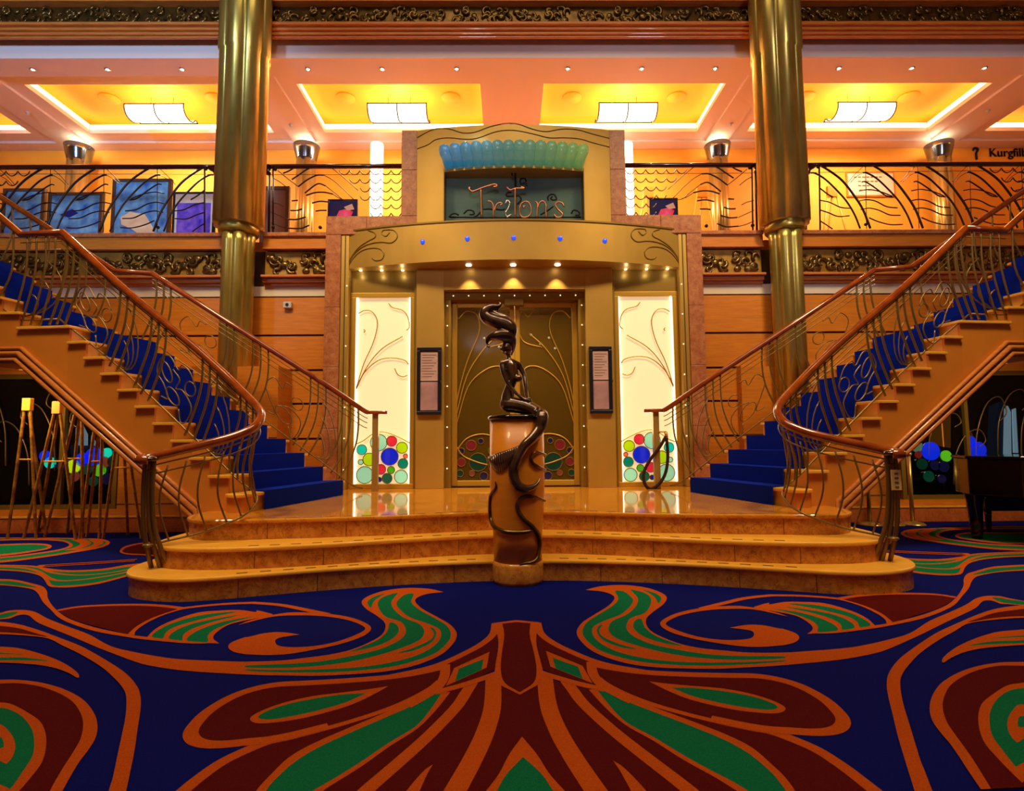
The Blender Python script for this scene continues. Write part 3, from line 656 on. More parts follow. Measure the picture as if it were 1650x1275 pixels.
# ------------------------------------------------------------------ lower walls
SLAB = 4.18
for s in (-1, 1):
    yw = 7.42 if s < 0 else 7.74
    a, b = sorted((s*2.67, s*10.5))
    w = struct('wall_back_'+side(s), MB().box((a, 7.98, 0), (b, 8.12, 3.95)), 'wood_dark', 'wood panelled back wall under the gallery, '+('behind the staircase by the easels' if s < 0 else 'behind the staircase by the piano'))
    zs = [0, .72, 1.212, 1.711, 2.194, 2.702, 3.272]
    xs = [2.67, 3.9, 5.6, 7.4, 10.5]
    for z0, z1 in zip(zs, zs[1:]):
        for x0, x1 in zip(xs, xs[1:]):
            c, d = sorted((s*x0, s*x1)); MB().box((c+.002, 7.95, z0+.015), (d-.002, 7.98, z1-.015)).build('wood_panel', 'wood_panel', w)
    MB().box((a, 7.94, 3.275), (b, 7.98, 3.42)).build('pale_band', 'white_strip', w)
    # lower wall below the stair with the window in it
    x0, x1 = sorted((s*3.2, s*10.5))
    lw = struct('wall_lower_'+side(s), MB().box((x0, yw+.06, 0), (x1, 7.95, .30)), 'wood_panel', 'low orange wall carrying the dark window under the '+('easel side stair' if s < 0 else 'piano side stair'))
    MB().box(tuple(sorted((s*3.2, s*3.2)))[:1]+(yw+.06, .3), (s*5.28, 7.95, 2.1)).build('pier', 'wood_panel', lw)
    for z in (.36, 1.22): MB().box((min(s*3.2, s*5.28), yw+.055, z), (max(s*3.2, s*5.28), yw+.062, z+.012)).build('groove', 'groove', lw)
    MB().box((x0, yw+.06, 2.1), (x1, 7.95, 2.19)).build('lintel', 'wood_panel', lw)
    bb = struct('baseboard_'+side(s), MB().box((x0, yw, 0), (x1, yw+.058, .2)), 'marble_base', 'orange marble skirting below the dark window, '+('behind the easels' if s < 0 else 'behind the piano'), 'baseboard', bevel=.008)
    MB().box((x0, yw-.012, .2), (x1, yw+.058, .215)).build('ledge', 'marble_tread', bb)
    # dark window
    f0, f1 = (5.32, 9.2) if s < 0 else (5.42, 9.2)
    wn = thing('window_%d' % (1 if s < 0 else 2), 'tall dark window with metal scrollwork and coloured glass discs, '+('behind the bamboo easels' if s < 0 else 'behind the grand piano'), 'window', (s*7, yw+.1, .3), kind='structure')
    yy = yw+.12
    for (xa, za, xb, zb) in ((f0, .30, f1, .36), (f0, 2.04, f1, 2.1), (f0, .36, f0+.06, 2.04), (f1-.06, .36, f1, 2.04), (*((6.05, .36, 6.10, 2.04) if s < 0 else (6.37, .36, 6.42, 2.04)),)):
        MB().box((min(s*xa, s*xb), yy-.03, za), (max(s*xa, s*xb), yy+.05, zb)).build('window_frame', 'gold_dark', wn)
    for xa, xb in ((f0+.06, 6.07), (6.09, f1-.06)):
        MB().box((min(s*xa, s*xb), yy+.02, .36), (max(s*xa, s*xb), yy+.028, 2.04)).build('window_pane', 'dark_glass', wn)
    random.seed(11 if s < 0 else 12)
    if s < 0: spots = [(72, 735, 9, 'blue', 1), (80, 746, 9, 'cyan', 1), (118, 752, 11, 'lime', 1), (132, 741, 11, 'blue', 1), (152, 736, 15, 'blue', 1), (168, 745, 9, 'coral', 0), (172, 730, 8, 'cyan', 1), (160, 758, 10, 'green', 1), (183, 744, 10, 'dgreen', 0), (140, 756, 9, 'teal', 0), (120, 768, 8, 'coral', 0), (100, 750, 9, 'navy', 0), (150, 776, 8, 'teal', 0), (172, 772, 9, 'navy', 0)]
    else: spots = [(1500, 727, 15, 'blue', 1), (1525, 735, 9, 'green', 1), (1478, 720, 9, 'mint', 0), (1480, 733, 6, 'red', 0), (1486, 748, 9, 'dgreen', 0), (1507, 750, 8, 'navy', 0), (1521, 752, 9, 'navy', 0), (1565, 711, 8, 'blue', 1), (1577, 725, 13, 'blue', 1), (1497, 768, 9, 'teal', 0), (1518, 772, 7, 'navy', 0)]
    for (px, py, r_, c, on) in spots:
        q = onY(px, py, yy-.012); rr = r_*yy/F
        MB().disc((q.x, yy-.012, q.z), rr, .016, 18).build('glass_disc', ('disc_' if on else 'dim_')+c, wn)
    for k in range(11):
        x = 5.5+k*.33; z = .5+random.random()*.6; h = .5+random.random()*.7
        MB().tube([(s*x, yy-.005, z), (s*(x+.05), yy-.008, z+h*.5), (s*(x+.22), yy-.008, z+h*.9), (s*(x+.42), yy-.008, z+h), (s*(x+.5), yy-.008, z+h*.8), (s*(x+.4), yy-.008, z+h*.68)], .008, 6, sub=5).build('scrollwork', 'bar_bronze', wn)
    MB().box((min(s*5.35, s*9.1), 7.93, .36), (max(s*5.35, s*9.1), 7.95, 2.1)).build('room_beyond', 'dark_room', wn)

# things glowing in the rooms behind the dark windows
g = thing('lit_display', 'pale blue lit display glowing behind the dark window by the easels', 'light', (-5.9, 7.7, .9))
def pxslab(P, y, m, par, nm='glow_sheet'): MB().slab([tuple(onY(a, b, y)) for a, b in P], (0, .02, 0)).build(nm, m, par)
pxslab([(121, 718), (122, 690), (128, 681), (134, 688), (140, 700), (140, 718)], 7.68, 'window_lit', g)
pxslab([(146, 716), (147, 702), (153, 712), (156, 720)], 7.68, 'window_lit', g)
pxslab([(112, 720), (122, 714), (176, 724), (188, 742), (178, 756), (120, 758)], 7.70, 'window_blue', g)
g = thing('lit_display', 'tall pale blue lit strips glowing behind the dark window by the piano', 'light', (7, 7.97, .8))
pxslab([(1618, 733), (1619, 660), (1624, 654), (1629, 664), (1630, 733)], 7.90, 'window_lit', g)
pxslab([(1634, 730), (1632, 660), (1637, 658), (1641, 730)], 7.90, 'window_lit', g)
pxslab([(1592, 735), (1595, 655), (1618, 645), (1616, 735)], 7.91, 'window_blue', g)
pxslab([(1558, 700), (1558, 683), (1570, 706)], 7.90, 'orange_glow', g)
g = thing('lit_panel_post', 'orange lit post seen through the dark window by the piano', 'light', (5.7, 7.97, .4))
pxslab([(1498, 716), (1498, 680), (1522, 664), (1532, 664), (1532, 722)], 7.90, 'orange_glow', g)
# ------------------------------------------------------------------ gallery slab, frieze, cornice
def relief(seed):
    random.seed(seed); mb = MB()
    for k in range(9):
        x = random.uniform(-.17, .17); z = random.uniform(-.12, .12); a = random.uniform(0, 6.28); r = random.uniform(.05, .09); d = random.choice((-1, 1))
        P = [(x+r*(1-.12*i)*cos(a+d*i*.75), -.012-.004*i, z+r*(1-.12*i)*sin(a+d*i*.75)) for i in range(7)]
        P = [(p[0], p[1], max(-.155, min(.155, p[2]))) for p in P]
        mb.tube(P, [.02, .026, .026, .022, .018, .015, .012], 7, sub=2)
    for k in range(4):
        mb.ball((random.uniform(-.15, .15), -.012, random.uniform(-.11, .11)), random.uniform(.035, .06), 8, (1.2, .6, 1))
    return mb.mesh('relief_figure')
REL = [relief(40+k) for k in range(5)]
for m in REL: m.materials.append(MATS['frieze_dark'])
def put_relief(k, loc, parent, sc=1.0):
    o = bpy.data.objects.new('relief_figure', REL[k % 5]); COL.objects.link(o); o.parent = parent
    o.location = Vector(loc)-parent.location; o.scale = (sc*(1 if k % 2 else -1), 1, sc)
for s in (-1, 1):
    for (xa, xb, lab) in ((2.67, 3.62, 'between portal and column'), (4.12, 10.5, 'outside the column')):
        a, b = sorted((s*xa, s*xb)); w_ = 'easel side' if s < 0 else 'piano side'
        t = thing('trim_%d' % (1+(s > 0)+2*(xa > 3)), 'gallery edge with gold relief frieze and wooden cornice '+lab+', '+w_, 'trim', ((a+b)/2, 7.9, 3.4), kind='structure')
        MB().box((a, 7.8, 4.12), (b, 8.3, SLAB)).build('marble_cap', 'marble_pink', t, bevel=.01)
        MB().box((a, 7.84, 3.955), (b, 8.2, 4.12)).build('fascia_board', 'wood_panel', t)
        MB().box((a, 7.82, 3.94), (b, 7.9, 3.96)).build('fillet', 'wood_trim', t)
        MB().box((a, 7.93, 3.55), (b, 8.0, 3.94)).build('frieze_panel', 'frieze_gold', t)
        MB().box((a, 7.78, 3.515), (b, 7.96, 3.55)).build('cornice_board', 'wood_trim', t, bevel=.008)
        MB().box((a, 7.84, 3.455), (b, 7.96, 3.515)).build('cornice_board', 'wood_trim', t, bevel=.012)
        MB().box((a, 7.89, 3.42), (b, 7.96, 3.455)).build('cornice_board', 'wood_trim', t)
        n = max(2, int((b-a)/.42))
        for k in range(n): put_relief(k+int(xa), (a+(k+.5)*(b-a)/n, 7.93, 3.74), t, 1.05)
struct('floor_gallery', MB().box((-10.5, 8.2, 3.96), (10.5, 11, SLAB-.002)), 'marble_pink', 'pale marble floor of the upper gallery', 'floor')
struct('wall_gallery', MB().box((-10.5, 10.8, SLAB), (10.5, 10.95, 7.4)), 'gallery_wall', 'orange yellow back wall of the upper gallery')
for xa, xb in ((-8.3, -4.2), (-3.6, 3.6), (4.2, 8.3)):
    pass
# upper beam with frieze
tb = thing('trim_5', 'dark relief frieze and wooden cornice across the top of the gallery opening', 'trim', (0, 7.9, 7.1), kind='structure')
MB().box((-10.5, 7.92, 7.36), (10.5, 7.98, 8.1)).build('frieze_panel', 'frieze_dark', tb)
MB().box((-10.5, 7.80, 7.73), (10.5, 7.95, 7.79)).build('upper_moulding', 'wood_trim', tb)
for z0, z1, y in ((7.345, 7.39, 7.78), (7.30, 7.345, 7.83), (7.255, 7.30, 7.87), (7.225, 7.255, 7.90)):
    MB().box((-10.5, y, z0), (10.5, 7.95, z1)).build('cornice_board', 'wood_trim', tb, bevel=.012)
for k in range(44): put_relief(k, (-9.9+k*.46, 7.92, 7.555), tb, 1.0)

# ------------------------------------------------------------------ coffered ceiling
CZ = 7.05
ce = thing('ceiling', 'pale pinkish coffered gallery ceiling with glowing coves', 'ceiling', (0, 9.4, CZ), kind='structure')
cof = [(-8.07, -4.55), (-3.58, -.53), (.53, 3.58), (4.55, 8.07)]
edge = [(-10.5, -9.17)]+cof+[(9.17, 10.5)]
MB().box((-10.5, 8.13, CZ), (10.5, 8.53, CZ+.3)).build('front_band', 'ceiling_paint', ce)
MB().box((-10.5, 10.52, CZ), (10.5, 10.8, CZ+.3)).build('rear_band', 'ceiling_paint', ce)
xprev = -10.5
for (x0, x1) in edge:
    a = max(-10.5, x0-.27); 
    if a > xprev: MB().box((xprev, 8.53, CZ), (a, 10.52, CZ+.3)).build('cross_band', 'ceiling_paint', ce)
    b = min(10.5, x1+.27)
    # stepped frame round the opening
    X0, X1 = max(-10.5, x0), min(10.5, x1); fz_ = CZ+.045
    for (p, q, r_, t_) in ((a, 8.53, b, 8.8), (a, 10.25, b, 10.52), (a, 8.8, X0, 10.25), (X1, 8.8, b, 10.25)):
        if r_-p > .01: MB().box((p, q, fz_), (r_, t_, CZ+.12)).build('coffer_frame', 'ceiling_paint', ce)
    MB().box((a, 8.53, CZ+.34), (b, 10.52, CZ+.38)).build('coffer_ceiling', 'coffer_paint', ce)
    # cove light strips on top of the frame
    for (p, q, r_, t_) in ((X0+.0, 8.72, X1, 8.79), (X0, 10.26, X1, 10.33), (X0-.08, 8.8, X0-.01, 10.25), (X1+.01, 8.8, X1+.08, 10.25)):
        MB().box((p, q, CZ+.121), (r_, t_, CZ+.22)).build('cove_light', 'cove', ce)
    for sx in (-.95, .95):
        c = (x0+x1)/2+sx
        if abs(c) < 9: MB().lathe([(.17, 0), (.17, .012), (.15, .02), (.11, .02)], (c, 9.62, CZ+.318), 20).build('speaker_grille', 'coffer_paint', ce)
    xprev = b
MB().box((-10.5, 8.11, CZ), (10.5, 8.13, 8.1)).build('front_face', 'ceiling_paint', ce)
for i, (x0, x1) in enumerate(cof): light('cove_glow', 'AREA', ((x0+x1)/2, 9.5, CZ+.10), 8, WARM, ((x0+x1)/2, 9.5, 9), 2.6, 1.2)
# recessed downlights along the front of the gallery ceiling
for i, x in enumerate((-7.55, -6.38, -5.21, -3.23, -2.06, -.88, .88, 2.06, 3.23, 5.21, 6.38, 7.55)):
    bay = ('in the coffer bay over the blue paintings', 'in the bay between easel side column and portal', 'in the bay between portal and piano side column', 'in the bay over the white wall poster')[i//3]
    pos = (('farthest from the column', 'middle one', 'nearest the column'), ('nearest the column', 'middle one', 'nearest the portal'), ('nearest the portal', 'middle one', 'nearest the column'), ('nearest the column', 'middle one', 'farthest from the column'))[i//3][i % 3]
    d = thing('downlight', 'recessed ceiling downlight '+bay+', '+pos, 'light', (x, 8.36, CZ), 'row of gallery downlights')
    MB().lathe([(.045, -.006), (.045, .0), (.03, .002)], (x, 8.36, CZ), 14).build('trim_ring', 'chrome', d)
    MB().lathe([(.026, -.009), (.026, -.002)], (x, 8.36, CZ), 12).build('bulb', 'led', d)
    light('downlight_beam', 'SPOT', (x, 8.36, CZ-.02), 22, WARM2, (x, 8.25, 0), .03, spot=1.2)
for x, y, wh in ((-4.1, 9.9, 'beside the easel side column'), (4.1, 9.9, 'beside the piano side column'), (-8.6, 9.5, 'over the blue paintings'), (8.6, 9.5, 'over the wall lettering'), (0, 9.9, 'above the portal')):
    d = MB().lathe([(.035, 0), (.035, -.015), (.015, -.02), (.012, -.05)], (x, y, CZ), 12).build('sprinkler', 'detector'); tag(d, 'tiny sprinkler head on the ceiling band '+wh, 'sprinkler', 'ceiling sprinklers')

# lamps: glowing glass troughs
LAMPS = [(-6.3, 'in the coffer over the blue paintings'), (-2.03, 'in the coffer between left column and portal'), (2.07, 'in the coffer between portal and right column'), (6.33, 'in the coffer over the white wall poster')]
for x, wh in LAMPS:
    l = thing('ceiling_lamp', 'glowing white glass trough lamp '+wh.replace('left ', 'easel side ').replace('right ', 'piano side '), 'lamp', (x, 9.6, 6.9), 'glass trough ceiling lamps')
    prof = [(9.38, 7.13), (9.39, 7.05), (9.44, 6.98), (9.52, 6.945), (9.62, 6.945), (9.70, 6.98), (9.75, 7.04), (9.80, 7.06), (9.83, 7.03)]
    PP = crom([Vector((0, y, z)) for y, z in prof], 3)
    for k in (0, 1):
        xa, xb = x-.515+k*.52, x-.005+k*.52
        MB().sheet([(xa, p.y, p.z) for p in PP], [(xb, p.y, p.z) for p in PP]).build('glass_panel', 'lamp_glass', l, recalc=False)
    for xx in (x-.52, x, x+.52): MB().tube([(xx, p.y-.004, p.z-.006) for p in PP], .011, 6).build('rib', 'wood_dark', l)
    for (y, z) in (prof[0], prof[-1]): MB().tube([(x-.53, y, z), (x+.53, y, z)], .011, 6).build('edge_rod', 'wood_dark', l)
    for xx in (x-.2, x+.2): MB().tube([(xx, 9.6, 7.38), (xx, 9.6, 6.92)], .008, 6).build('stem', 'gold_bar', l)
    light('lamp_bulb', 'POINT', (x, 9.6, 7.14), 10, WARM, size=.12)
    light('lamp_down', 'AREA', (x, 9.6, 6.92), 85, WARM2, (x, 9.75, 0), .9, .35)

# ------------------------------------------------------------------ atrium columns
def lobes(k, d): return lambda t: (1-d)+d*abs(cos(k*t/2))**.7
for s, cx in ((-1, -3.885), (1, 3.85)):
    c = thing('column', 'tall clustered brass column standing '+('nearest the bamboo easels' if s < 0 else 'nearest the grand piano'), 'column', (cx, 7.66, 0), 'clustered brass columns')
    MB().lathe([(.225, 0), (.225, 3.95), (.235, 4.1)], (cx+.0, 7.66, 0), 72, lobes(6, .2)).build('lower_shaft', 'brass', c)
    MB().lathe([(.25, 4.08), (.265, 4.10), (.265, 4.20), (.25, 4.22)], (cx, 7.66, 0), 40).build('collar', 'brass', c)
    MB().lathe([(.345, 4.2), (.34, 6.70), (.36, 6.72), (.36, 8.1), (.36, 11)], (cx, 7.66, 0), 96, lobes(8, .13)).build('upper_shaft', 'brass', c)
    MB().lathe([(.3, 0), (.3, .12), (.24, .16)], (cx, 7.66, 0), 40).build('base', 'brass', c)

# gallery columns with chrome capitals, uplit
for x, wh in ((-8.37, 'among the blue paintings'), (-3.98, 'beside the brown board'), (4.03, 'between screen and brass column'), (8.39, 'beside the wall lettering')):
    c = thing('gallery_column', 'slim brass gallery column with shiny cup capital '+wh, 'column', (x, 10.4, SLAB), 'slim gallery columns')
    MB().lathe([(.19, 0), (.19, 2.42)], (x, 10.4, SLAB), 48, lobes(6, .22)).build('shaft', 'brass_light', c)
    MB().lathe([(.17, 2.38), (.19, 2.45), (.23, 2.62), (.25, 2.72), (.2, 2.73), (.17, 2.66)], (x, 10.4, SLAB), 28).build('capital', 'chrome', c)
    light('capital_uplight', 'POINT', (x, 10.4, SLAB+2.79), 5, WARM, size=.08)
for x, wh in ((-2.59, 'by the small bright painting, easel side'), (2.22, 'by the small bright painting, piano side')):
    c = thing('light_column', 'glowing white round light column on the gallery '+wh, 'lamp', (x, 10.3, SLAB), 'glowing gallery columns')
    MB().lathe([(.14, 0), (.15, .05), (.15, .12)], (x, 10.3, SLAB), 24).build('foot', 'brass_light', c)
    for k in range(6): MB().lathe([(.118, .125+k*.43), (.122, .14+k*.43), (.122, .54+k*.43), (.118, .553+k*.43)], (x, 10.3, SLAB), 24).build('glass_drum', 'light_column', c)

# ------------------------------------------------------------------ gallery railings
RY = 7.95
def px_line(P, scale, ox, oy): return [tuple(onY(ox+P[i]/scale, oy+P[i+1]/scale, RY)) for i in range(0, len(P), 2)]
def nums(t): return list(map(float, t.split()))
def outer_rail(s):
    rl = thing('gallery_railing', 'curved dark metal wave railing with wooden rail on the gallery, '+('before the blue paintings' if s < 0 else 'before the white wall poster'), 'railing', (s*6.5, RY, SLAB), 'gallery railings')
    f = (lambda p: p) if s < 0 else (lambda p: (-p[0], p[1], p[2]))
    def T(txt, r, sub=5, mt='bar_dark', nm='wave_bar', dx=0):
        P = [(p[0]+dx, p[1], p[2]) for p in px_line(nums(txt), 4.459, 0, 230)]
        MB().tube([f(p) for p in P], r, 7, sub=sub).build(nm, mt, rl)
    MB().tube([f(p) for p in [(-10.4, RY, 5.235), (-4.62, RY, 5.235), (-4.5, RY, 5.22), (-4.41, RY, 5.17), (-4.385, RY, 5.10)]], .036, 10, sub=3).build('top_rail', 'handrail_dark', rl)
    step = onY(385/4.459, 300, RY).x-onY(0, 300, RY).x
    for k in (-3, -2, -1, 0, 1):
        dx = k*step
        T('715 640 770 500 840 390 920 290 1010 220 1090 175 1130 168', .0155, dx=dx, nm='arc_bar')
        T('790 640 830 540 890 440 970 350 1050 275 1120 235 1150 232', .0125, dx=dx, nm='arc_bar')
        if k == 1: continue
        T('930 412 985 400 1060 345 1130 300 1160 300', .010, dx=dx)
        T('900 490 980 480 1060 440 1130 428 1190 440', .009, dx=dx)
        T('880 545 960 540 1040 505 1110 490 1170 500', .009, dx=dx)
        T('865 610 950 612 1040 590 1110 560', .009, dx=dx)
        T('940 404 1020 372 1110 355 1180 365', .008, dx=dx)
        T('1130 172 1200 235 1260 300', .0045, dx=dx); T('1150 232 1200 262 1240 300', .0045, dx=dx)
        T('1130 168 1130 640', .005, dx=dx, sub=0, nm='upright')
    T('1250 490 1320 482 1400 445 1470 430', .009); T('1255 545 1340 548 1410 520 1470 500', .009); T('1380 640 1430 605 1470 580', .009); T('1370 410 1420 380 1470 340', .010)
    for yy_, x_ in ((205, 215), (275, 130), (345, 60)):
        for k in range(7): T(' '.join('%.1f %.1f' % (x_-k*86+86*j/6-86, yy_+34*sin(pi*j/6)**.7) for j in range(7)), .0075, 2, nm='scallop')
    T('1470 180 1470 645', .012, 0, nm='post'); T('1568 200 1574 642', .016, 0, nm='post')
    MB().tube([f(p) for p in px_line(nums('0 224 1560 228'), 4.459, 0, 230)], .004, 5).build('wire', 'bar_dark', rl)
    for x, y in ((345, 178), (740, 180), (1130, 180), (1478, 188), (1135, 608)):
        p = px_line([x, y], 4.459, 0, 230)[0]; MB().ball(f(p), .026, 6).build('boss', 'bar_dark', rl)
def inner_rail(s):
    rl = thing('gallery_railing', 'dark metal railing with scallop pattern on the gallery between portal and '+('easel side column' if s < 0 else 'piano side column'), 'railing', (s*2.7, RY, SLAB), 'gallery railings')
    f = (lambda p: p) if s < 0 else (lambda p: (-p[0], p[1], p[2]))
    def T(txt, r, sub=5, nm='wave_bar'): MB().tube([f(p) for p in px_line(nums(txt), 6.875, 420, 240)], r, 7, sub=sub).build(nm, 'bar_dark', rl)
    MB().tube([f(p) for p in [(-3.62, RY, 5.12), (-3.635, RY, 5.2), (-3.58, RY, 5.235), (-3.5, RY, 5.235), (-1.62, RY, 5.235)]], .036, 10, sub=3).build('top_rail', 'handrail_dark', rl)
    T('98 200 92 930', .016, 0, 'post'); T('138 215 138 925', .012, 0, 'post')
    for w in ('250 270 320 240 380 200', '345 340 420 290 500 235 570 200', '420 415 520 340 620 292 700 290', '490 490 590 410 650 385 720 410', '505 515 600 485 700 480 800 500', '570 600 660 580 760 590', '610 690 660 682 730 682', '345 575 410 570', '330 682 400 682 460 665', '310 780 400 782 500 755', '300 878 440 882 540 845'): T(w, .011)
    for w in ('700 290 790 340 900 430 1030 560', '720 410 850 510 930 570 1050 575', '800 500 870 545 930 565', '190 240 300 330 420 420', '140 325 210 365 280 420', '770 200 900 300 1080 460', '120 590 200 610 260 640', '120 700 220 745 300 780', '120 820 220 860 300 880'): T(w, .006)
    rows = [(240, 820), (335, 960), (430, 1060), (525, 1120), (618, 1180), (712, 1180)]
    for y, x0 in rows:
        x = 1560+115*2
        while x-115 > x0-60:
            T(' '.join('%.1f %.1f' % (x-115+115*k/6, y+46*sin(pi*k/6)**.7) for k in range(7)), .0075, 2, 'scallop'); x -= 115
    MB().tube([f(p) for p in px_line(nums('30 285 1790 285'), 6.875, 420, 240)], .004, 5).build('wire', 'bar_dark', rl)
    for x, y in ((160, 225), (770, 190), (140, 870), (660, 870)): MB().ball(f(px_line([x, y], 6.875, 420, 240)[0]), .028, 6).build('boss', 'bar_dark', rl)
for s in (-1, 1): outer_rail(s); inner_rail(s)

# ------------------------------------------------------------------ paintings, boards, posters on the gallery
def easel(name_parent, x, y, z0, h, w):
    for dx in (-w/2, w/2): MB().tube([(x+dx*.25, y+.06, z0+h), (x+dx, y, z0)], .016, 7).build('easel_leg', 'easel_wood', name_parent)
    MB().tube([(x, y+.06, z0+h), (x, y+.5, z0)], .016, 7).build('easel_leg', 'easel_wood', name_parent)
def painting(label, xa, xb, za, zb, y, layers, frame='frame_brown', fw_=.05, ez=True, cat='painting', group=None):
    p = thing('painting', label, cat, ((xa+xb)/2, y, SLAB), group)
    MB().box((xa, y, za), (xb, y+.03, zb)).build('backing', frame, p)
    for (a, b, c, d) in ((xa, za, xb, za+fw_), (xa, zb-fw_, xb, zb), (xa, za+fw_, xa+fw_, zb-fw_), (xb-fw_, za+fw_, xb, zb-fw_)):
        MB().box((a, y-.03, b), (c, y, d)).build('frame_bar', frame, p)
    for (u0, v0, u1, v1, m, th) in layers:
        W_, H_ = xb-xa-2*fw_, zb-za-2*fw_
        MB().box((xa+fw_+u0*W_, y-th, za+fw_+v0*H_), (xa+fw_+u1*W_, y, za+fw_+v1*H_)).build('canvas', m, p)
    if ez: easel(p, (xa+xb)/2, y+.04, SLAB, zb-SLAB+.05, (xb-xa)*.8)
    return p
def shape(parent, pts, y, m, nm='painted_shape'): MB().slab([(x, y, z) for x, z in pts], (0, -.003, 0)).build(nm, m, parent)
G = 'framed paintings on gallery easels'
Yp = 9.0
p = painting('framed blue seascape on an easel, partly behind the upper stair rail', -8.45, -7.76, 4.45, 5.40, Yp, [(0, 0, 1, 1, 'paint_blue', .01)], group=G)
p = painting('framed deep blue painting on an easel between two blue seascapes', -7.70, -6.80, 4.35, 5.33, Yp+.0, [(0, 0, 1, 1, 'paint_blue', .01)], group=G)
shape(p, [(-7.5, 4.95), (-7.3, 5.05), (-7.2, 4.98), (-7.35, 4.9)], Yp-.012, 'paint_navy')
p = painting('large framed blue painting with a sandy shape, the tallest on the gallery', -6.65, -5.68, 4.3, 5.56, Yp, [(0, 0, 1, 1, 'paint_blue', .01)], frame='frame_brown', group=G)
shape(p, [(-6.5, 4.9), (-6.35, 5.0), (-6.1, 4.95), (-5.95, 4.72), (-5.88, 4.5), (-6.1, 4.55), (-6.3, 4.7), (-6.48, 4.78)], Yp-.012, 'paint_sand')
p = painting('violet blue picture in a wide white mat and dark frame beside the column', -5.64, -4.95, 4.4, 5.33, Yp-.0, [(0, 0, 1, 1, 'mat_white', .01), (.06, .2, .94, .82, 'paint_violet', .016)], frame='navy_black', fw_=.03, group=G)
p = painting('grey brown framed picture back leaning beside the easel side column', -4.92, -4.55, SLAB, 5.38, 9.1, [(0, 0, 1, 1, 'board_brown', .01)], ez=False, cat='board')
painting('brown backed board leaning on the gallery behind the railing', -4.42, -3.92, SLAB, 5.66, 9.5, [(0, 0, 1, 1, 'board_brown', .01)], frame='frame_brown', fw_=.06, ez=False, cat='board')
for xa, xb, lab in ((-3.24, -2.72, 'small bright pink and blue picture on an easel, easel side of the portal'), (2.42, 2.92, 'small bright pink and blue picture on an easel, piano side of the portal')):
    p = painting(lab, xa, xb, 4.98, 5.42, 9.5, [(0, 0, 1, 1, 'paint_navy', .01)], frame='black_matte', fw_=.02, group='small bright gallery pictures')
    shape(p, [(xa+.12, 5.06), (xa+.2, 5.22), (xa+.34, 5.25), (xa+.44, 5.2), (xa+.4, 5.1), (xa+.28, 5.04)], 9.488, 'paint_pink')
    shape(p, [(xa+.28, 5.28), (xa+.42, 5.34), (xa+.46, 5.24), (xa+.34, 5.22)], 9.4845, 'mat_white')
for x, wh in ((2.55, 'next to the portal'), (3.55, 'next to the slim column'), (6.0, 'below the white poster')):
    e_ = thing('gallery_easel', 'empty light wooden easel on the gallery '+wh, 'easel', (x, 10.0, SLAB), 'light wooden gallery easels')
    MB().box((x-.09, 10.0, SLAB+1.5), (x+.09, 10.06, SLAB+1.7)).build('easel_head', 'easel_wood', e_); easel(e_, x, 9.97, SLAB, 1.52, .7)
po = thing('wall_poster', 'white framed notice with faint lines on the gallery wall', 'poster', (7.25, 10.78, 6.05))
MB().box((6.76, 10.77, 6.02), (7.74, 10.795, 6.53)).build('frame', 'wood_panel', po); MB().box((6.79, 10.762, 6.05), (7.71, 10.77, 6.50)).build('sheet', 'poster_white', po)
for k, (a, b) in enumerate(((.12, .78), (.2, .66), (.2, .6), (.22, .5))):
    for j in range(int((b-a)/.085)): MB().box((6.79+a+j*.085, 10.76, 6.41-k*.09), (6.79+a+j*.085+.06, 10.7618, 6.435-k*.09)).build('text_line', 'ink', po)
# dark lettering on the gallery wall
lt = thing('wall_lettering', 'dark metal script lettering with a shell emblem on the gallery wall', 'sign', (9.9, 10.79, 6.9))
cu = bpy.data.curves.new('letters', 'FONT'); cu.body = 'Kurgfilby'; cu.size = .25; cu.extrude = .01
to = bpy.data.objects.new('letters', cu); COL.objects.link(to); bpy.context.view_layer.update()
dg = bpy.context.evaluated_depsgraph_get(); me = bpy.data.meshes.new_from_object(to.evaluated_get(dg)); bpy.data.objects.remove(to)
me.materials.clear(); me.materials.append(MATS['iron']); lo = bpy.data.objects.new('letters', me); COL.objects.link(lo); lo.parent = lt
lo.rotation_euler = (pi/2, 0, 0); lo.location = Vector((9.72, 10.785, 6.86))-lt.location
MB().lathe([(.10, 0), (.1, .02)], (0, 0, 0), 14)
em = MB(); em.tube([(9.40, 10.785, 6.99), (9.44, 10.785, 7.05), (9.50, 10.785, 7.0), (9.46, 10.785, 6.93), (9.46, 10.785, 6.80)], .022, 6, sub=4); em.build('emblem', 'iron', lt)

# detectors and cameras
d = thing('wall_detector', 'small grey box detector on the wood panelled wall', 'detector', (-3.27, 7.9, 3.1))
MB().box((-3.33, 7.88, 3.09), (-3.21, 7.95, 3.18)).build('housing', 'detector', d, bevel=.01); MB().disc((-3.27, 7.875, 3.135), .025, .006, 12).build('sensor', 'navy_black', d)
for x, wh in ((-5.4, 'over the paintings'), (5.45, 'over the poster')):
    d = thing('gallery_camera', 'small white dome camera on the gallery wall '+wh, 'camera', (x, 10.7, 6.8), 'dome cameras'); MB().ball((x, 10.68, 6.84), .075, 8, (1, 1, 1)).build('dome', 'detector', d); MB().box((x-.05, 10.7, 6.86), (x+.05, 10.8, 6.95)).build('bracket', 'detector', d)

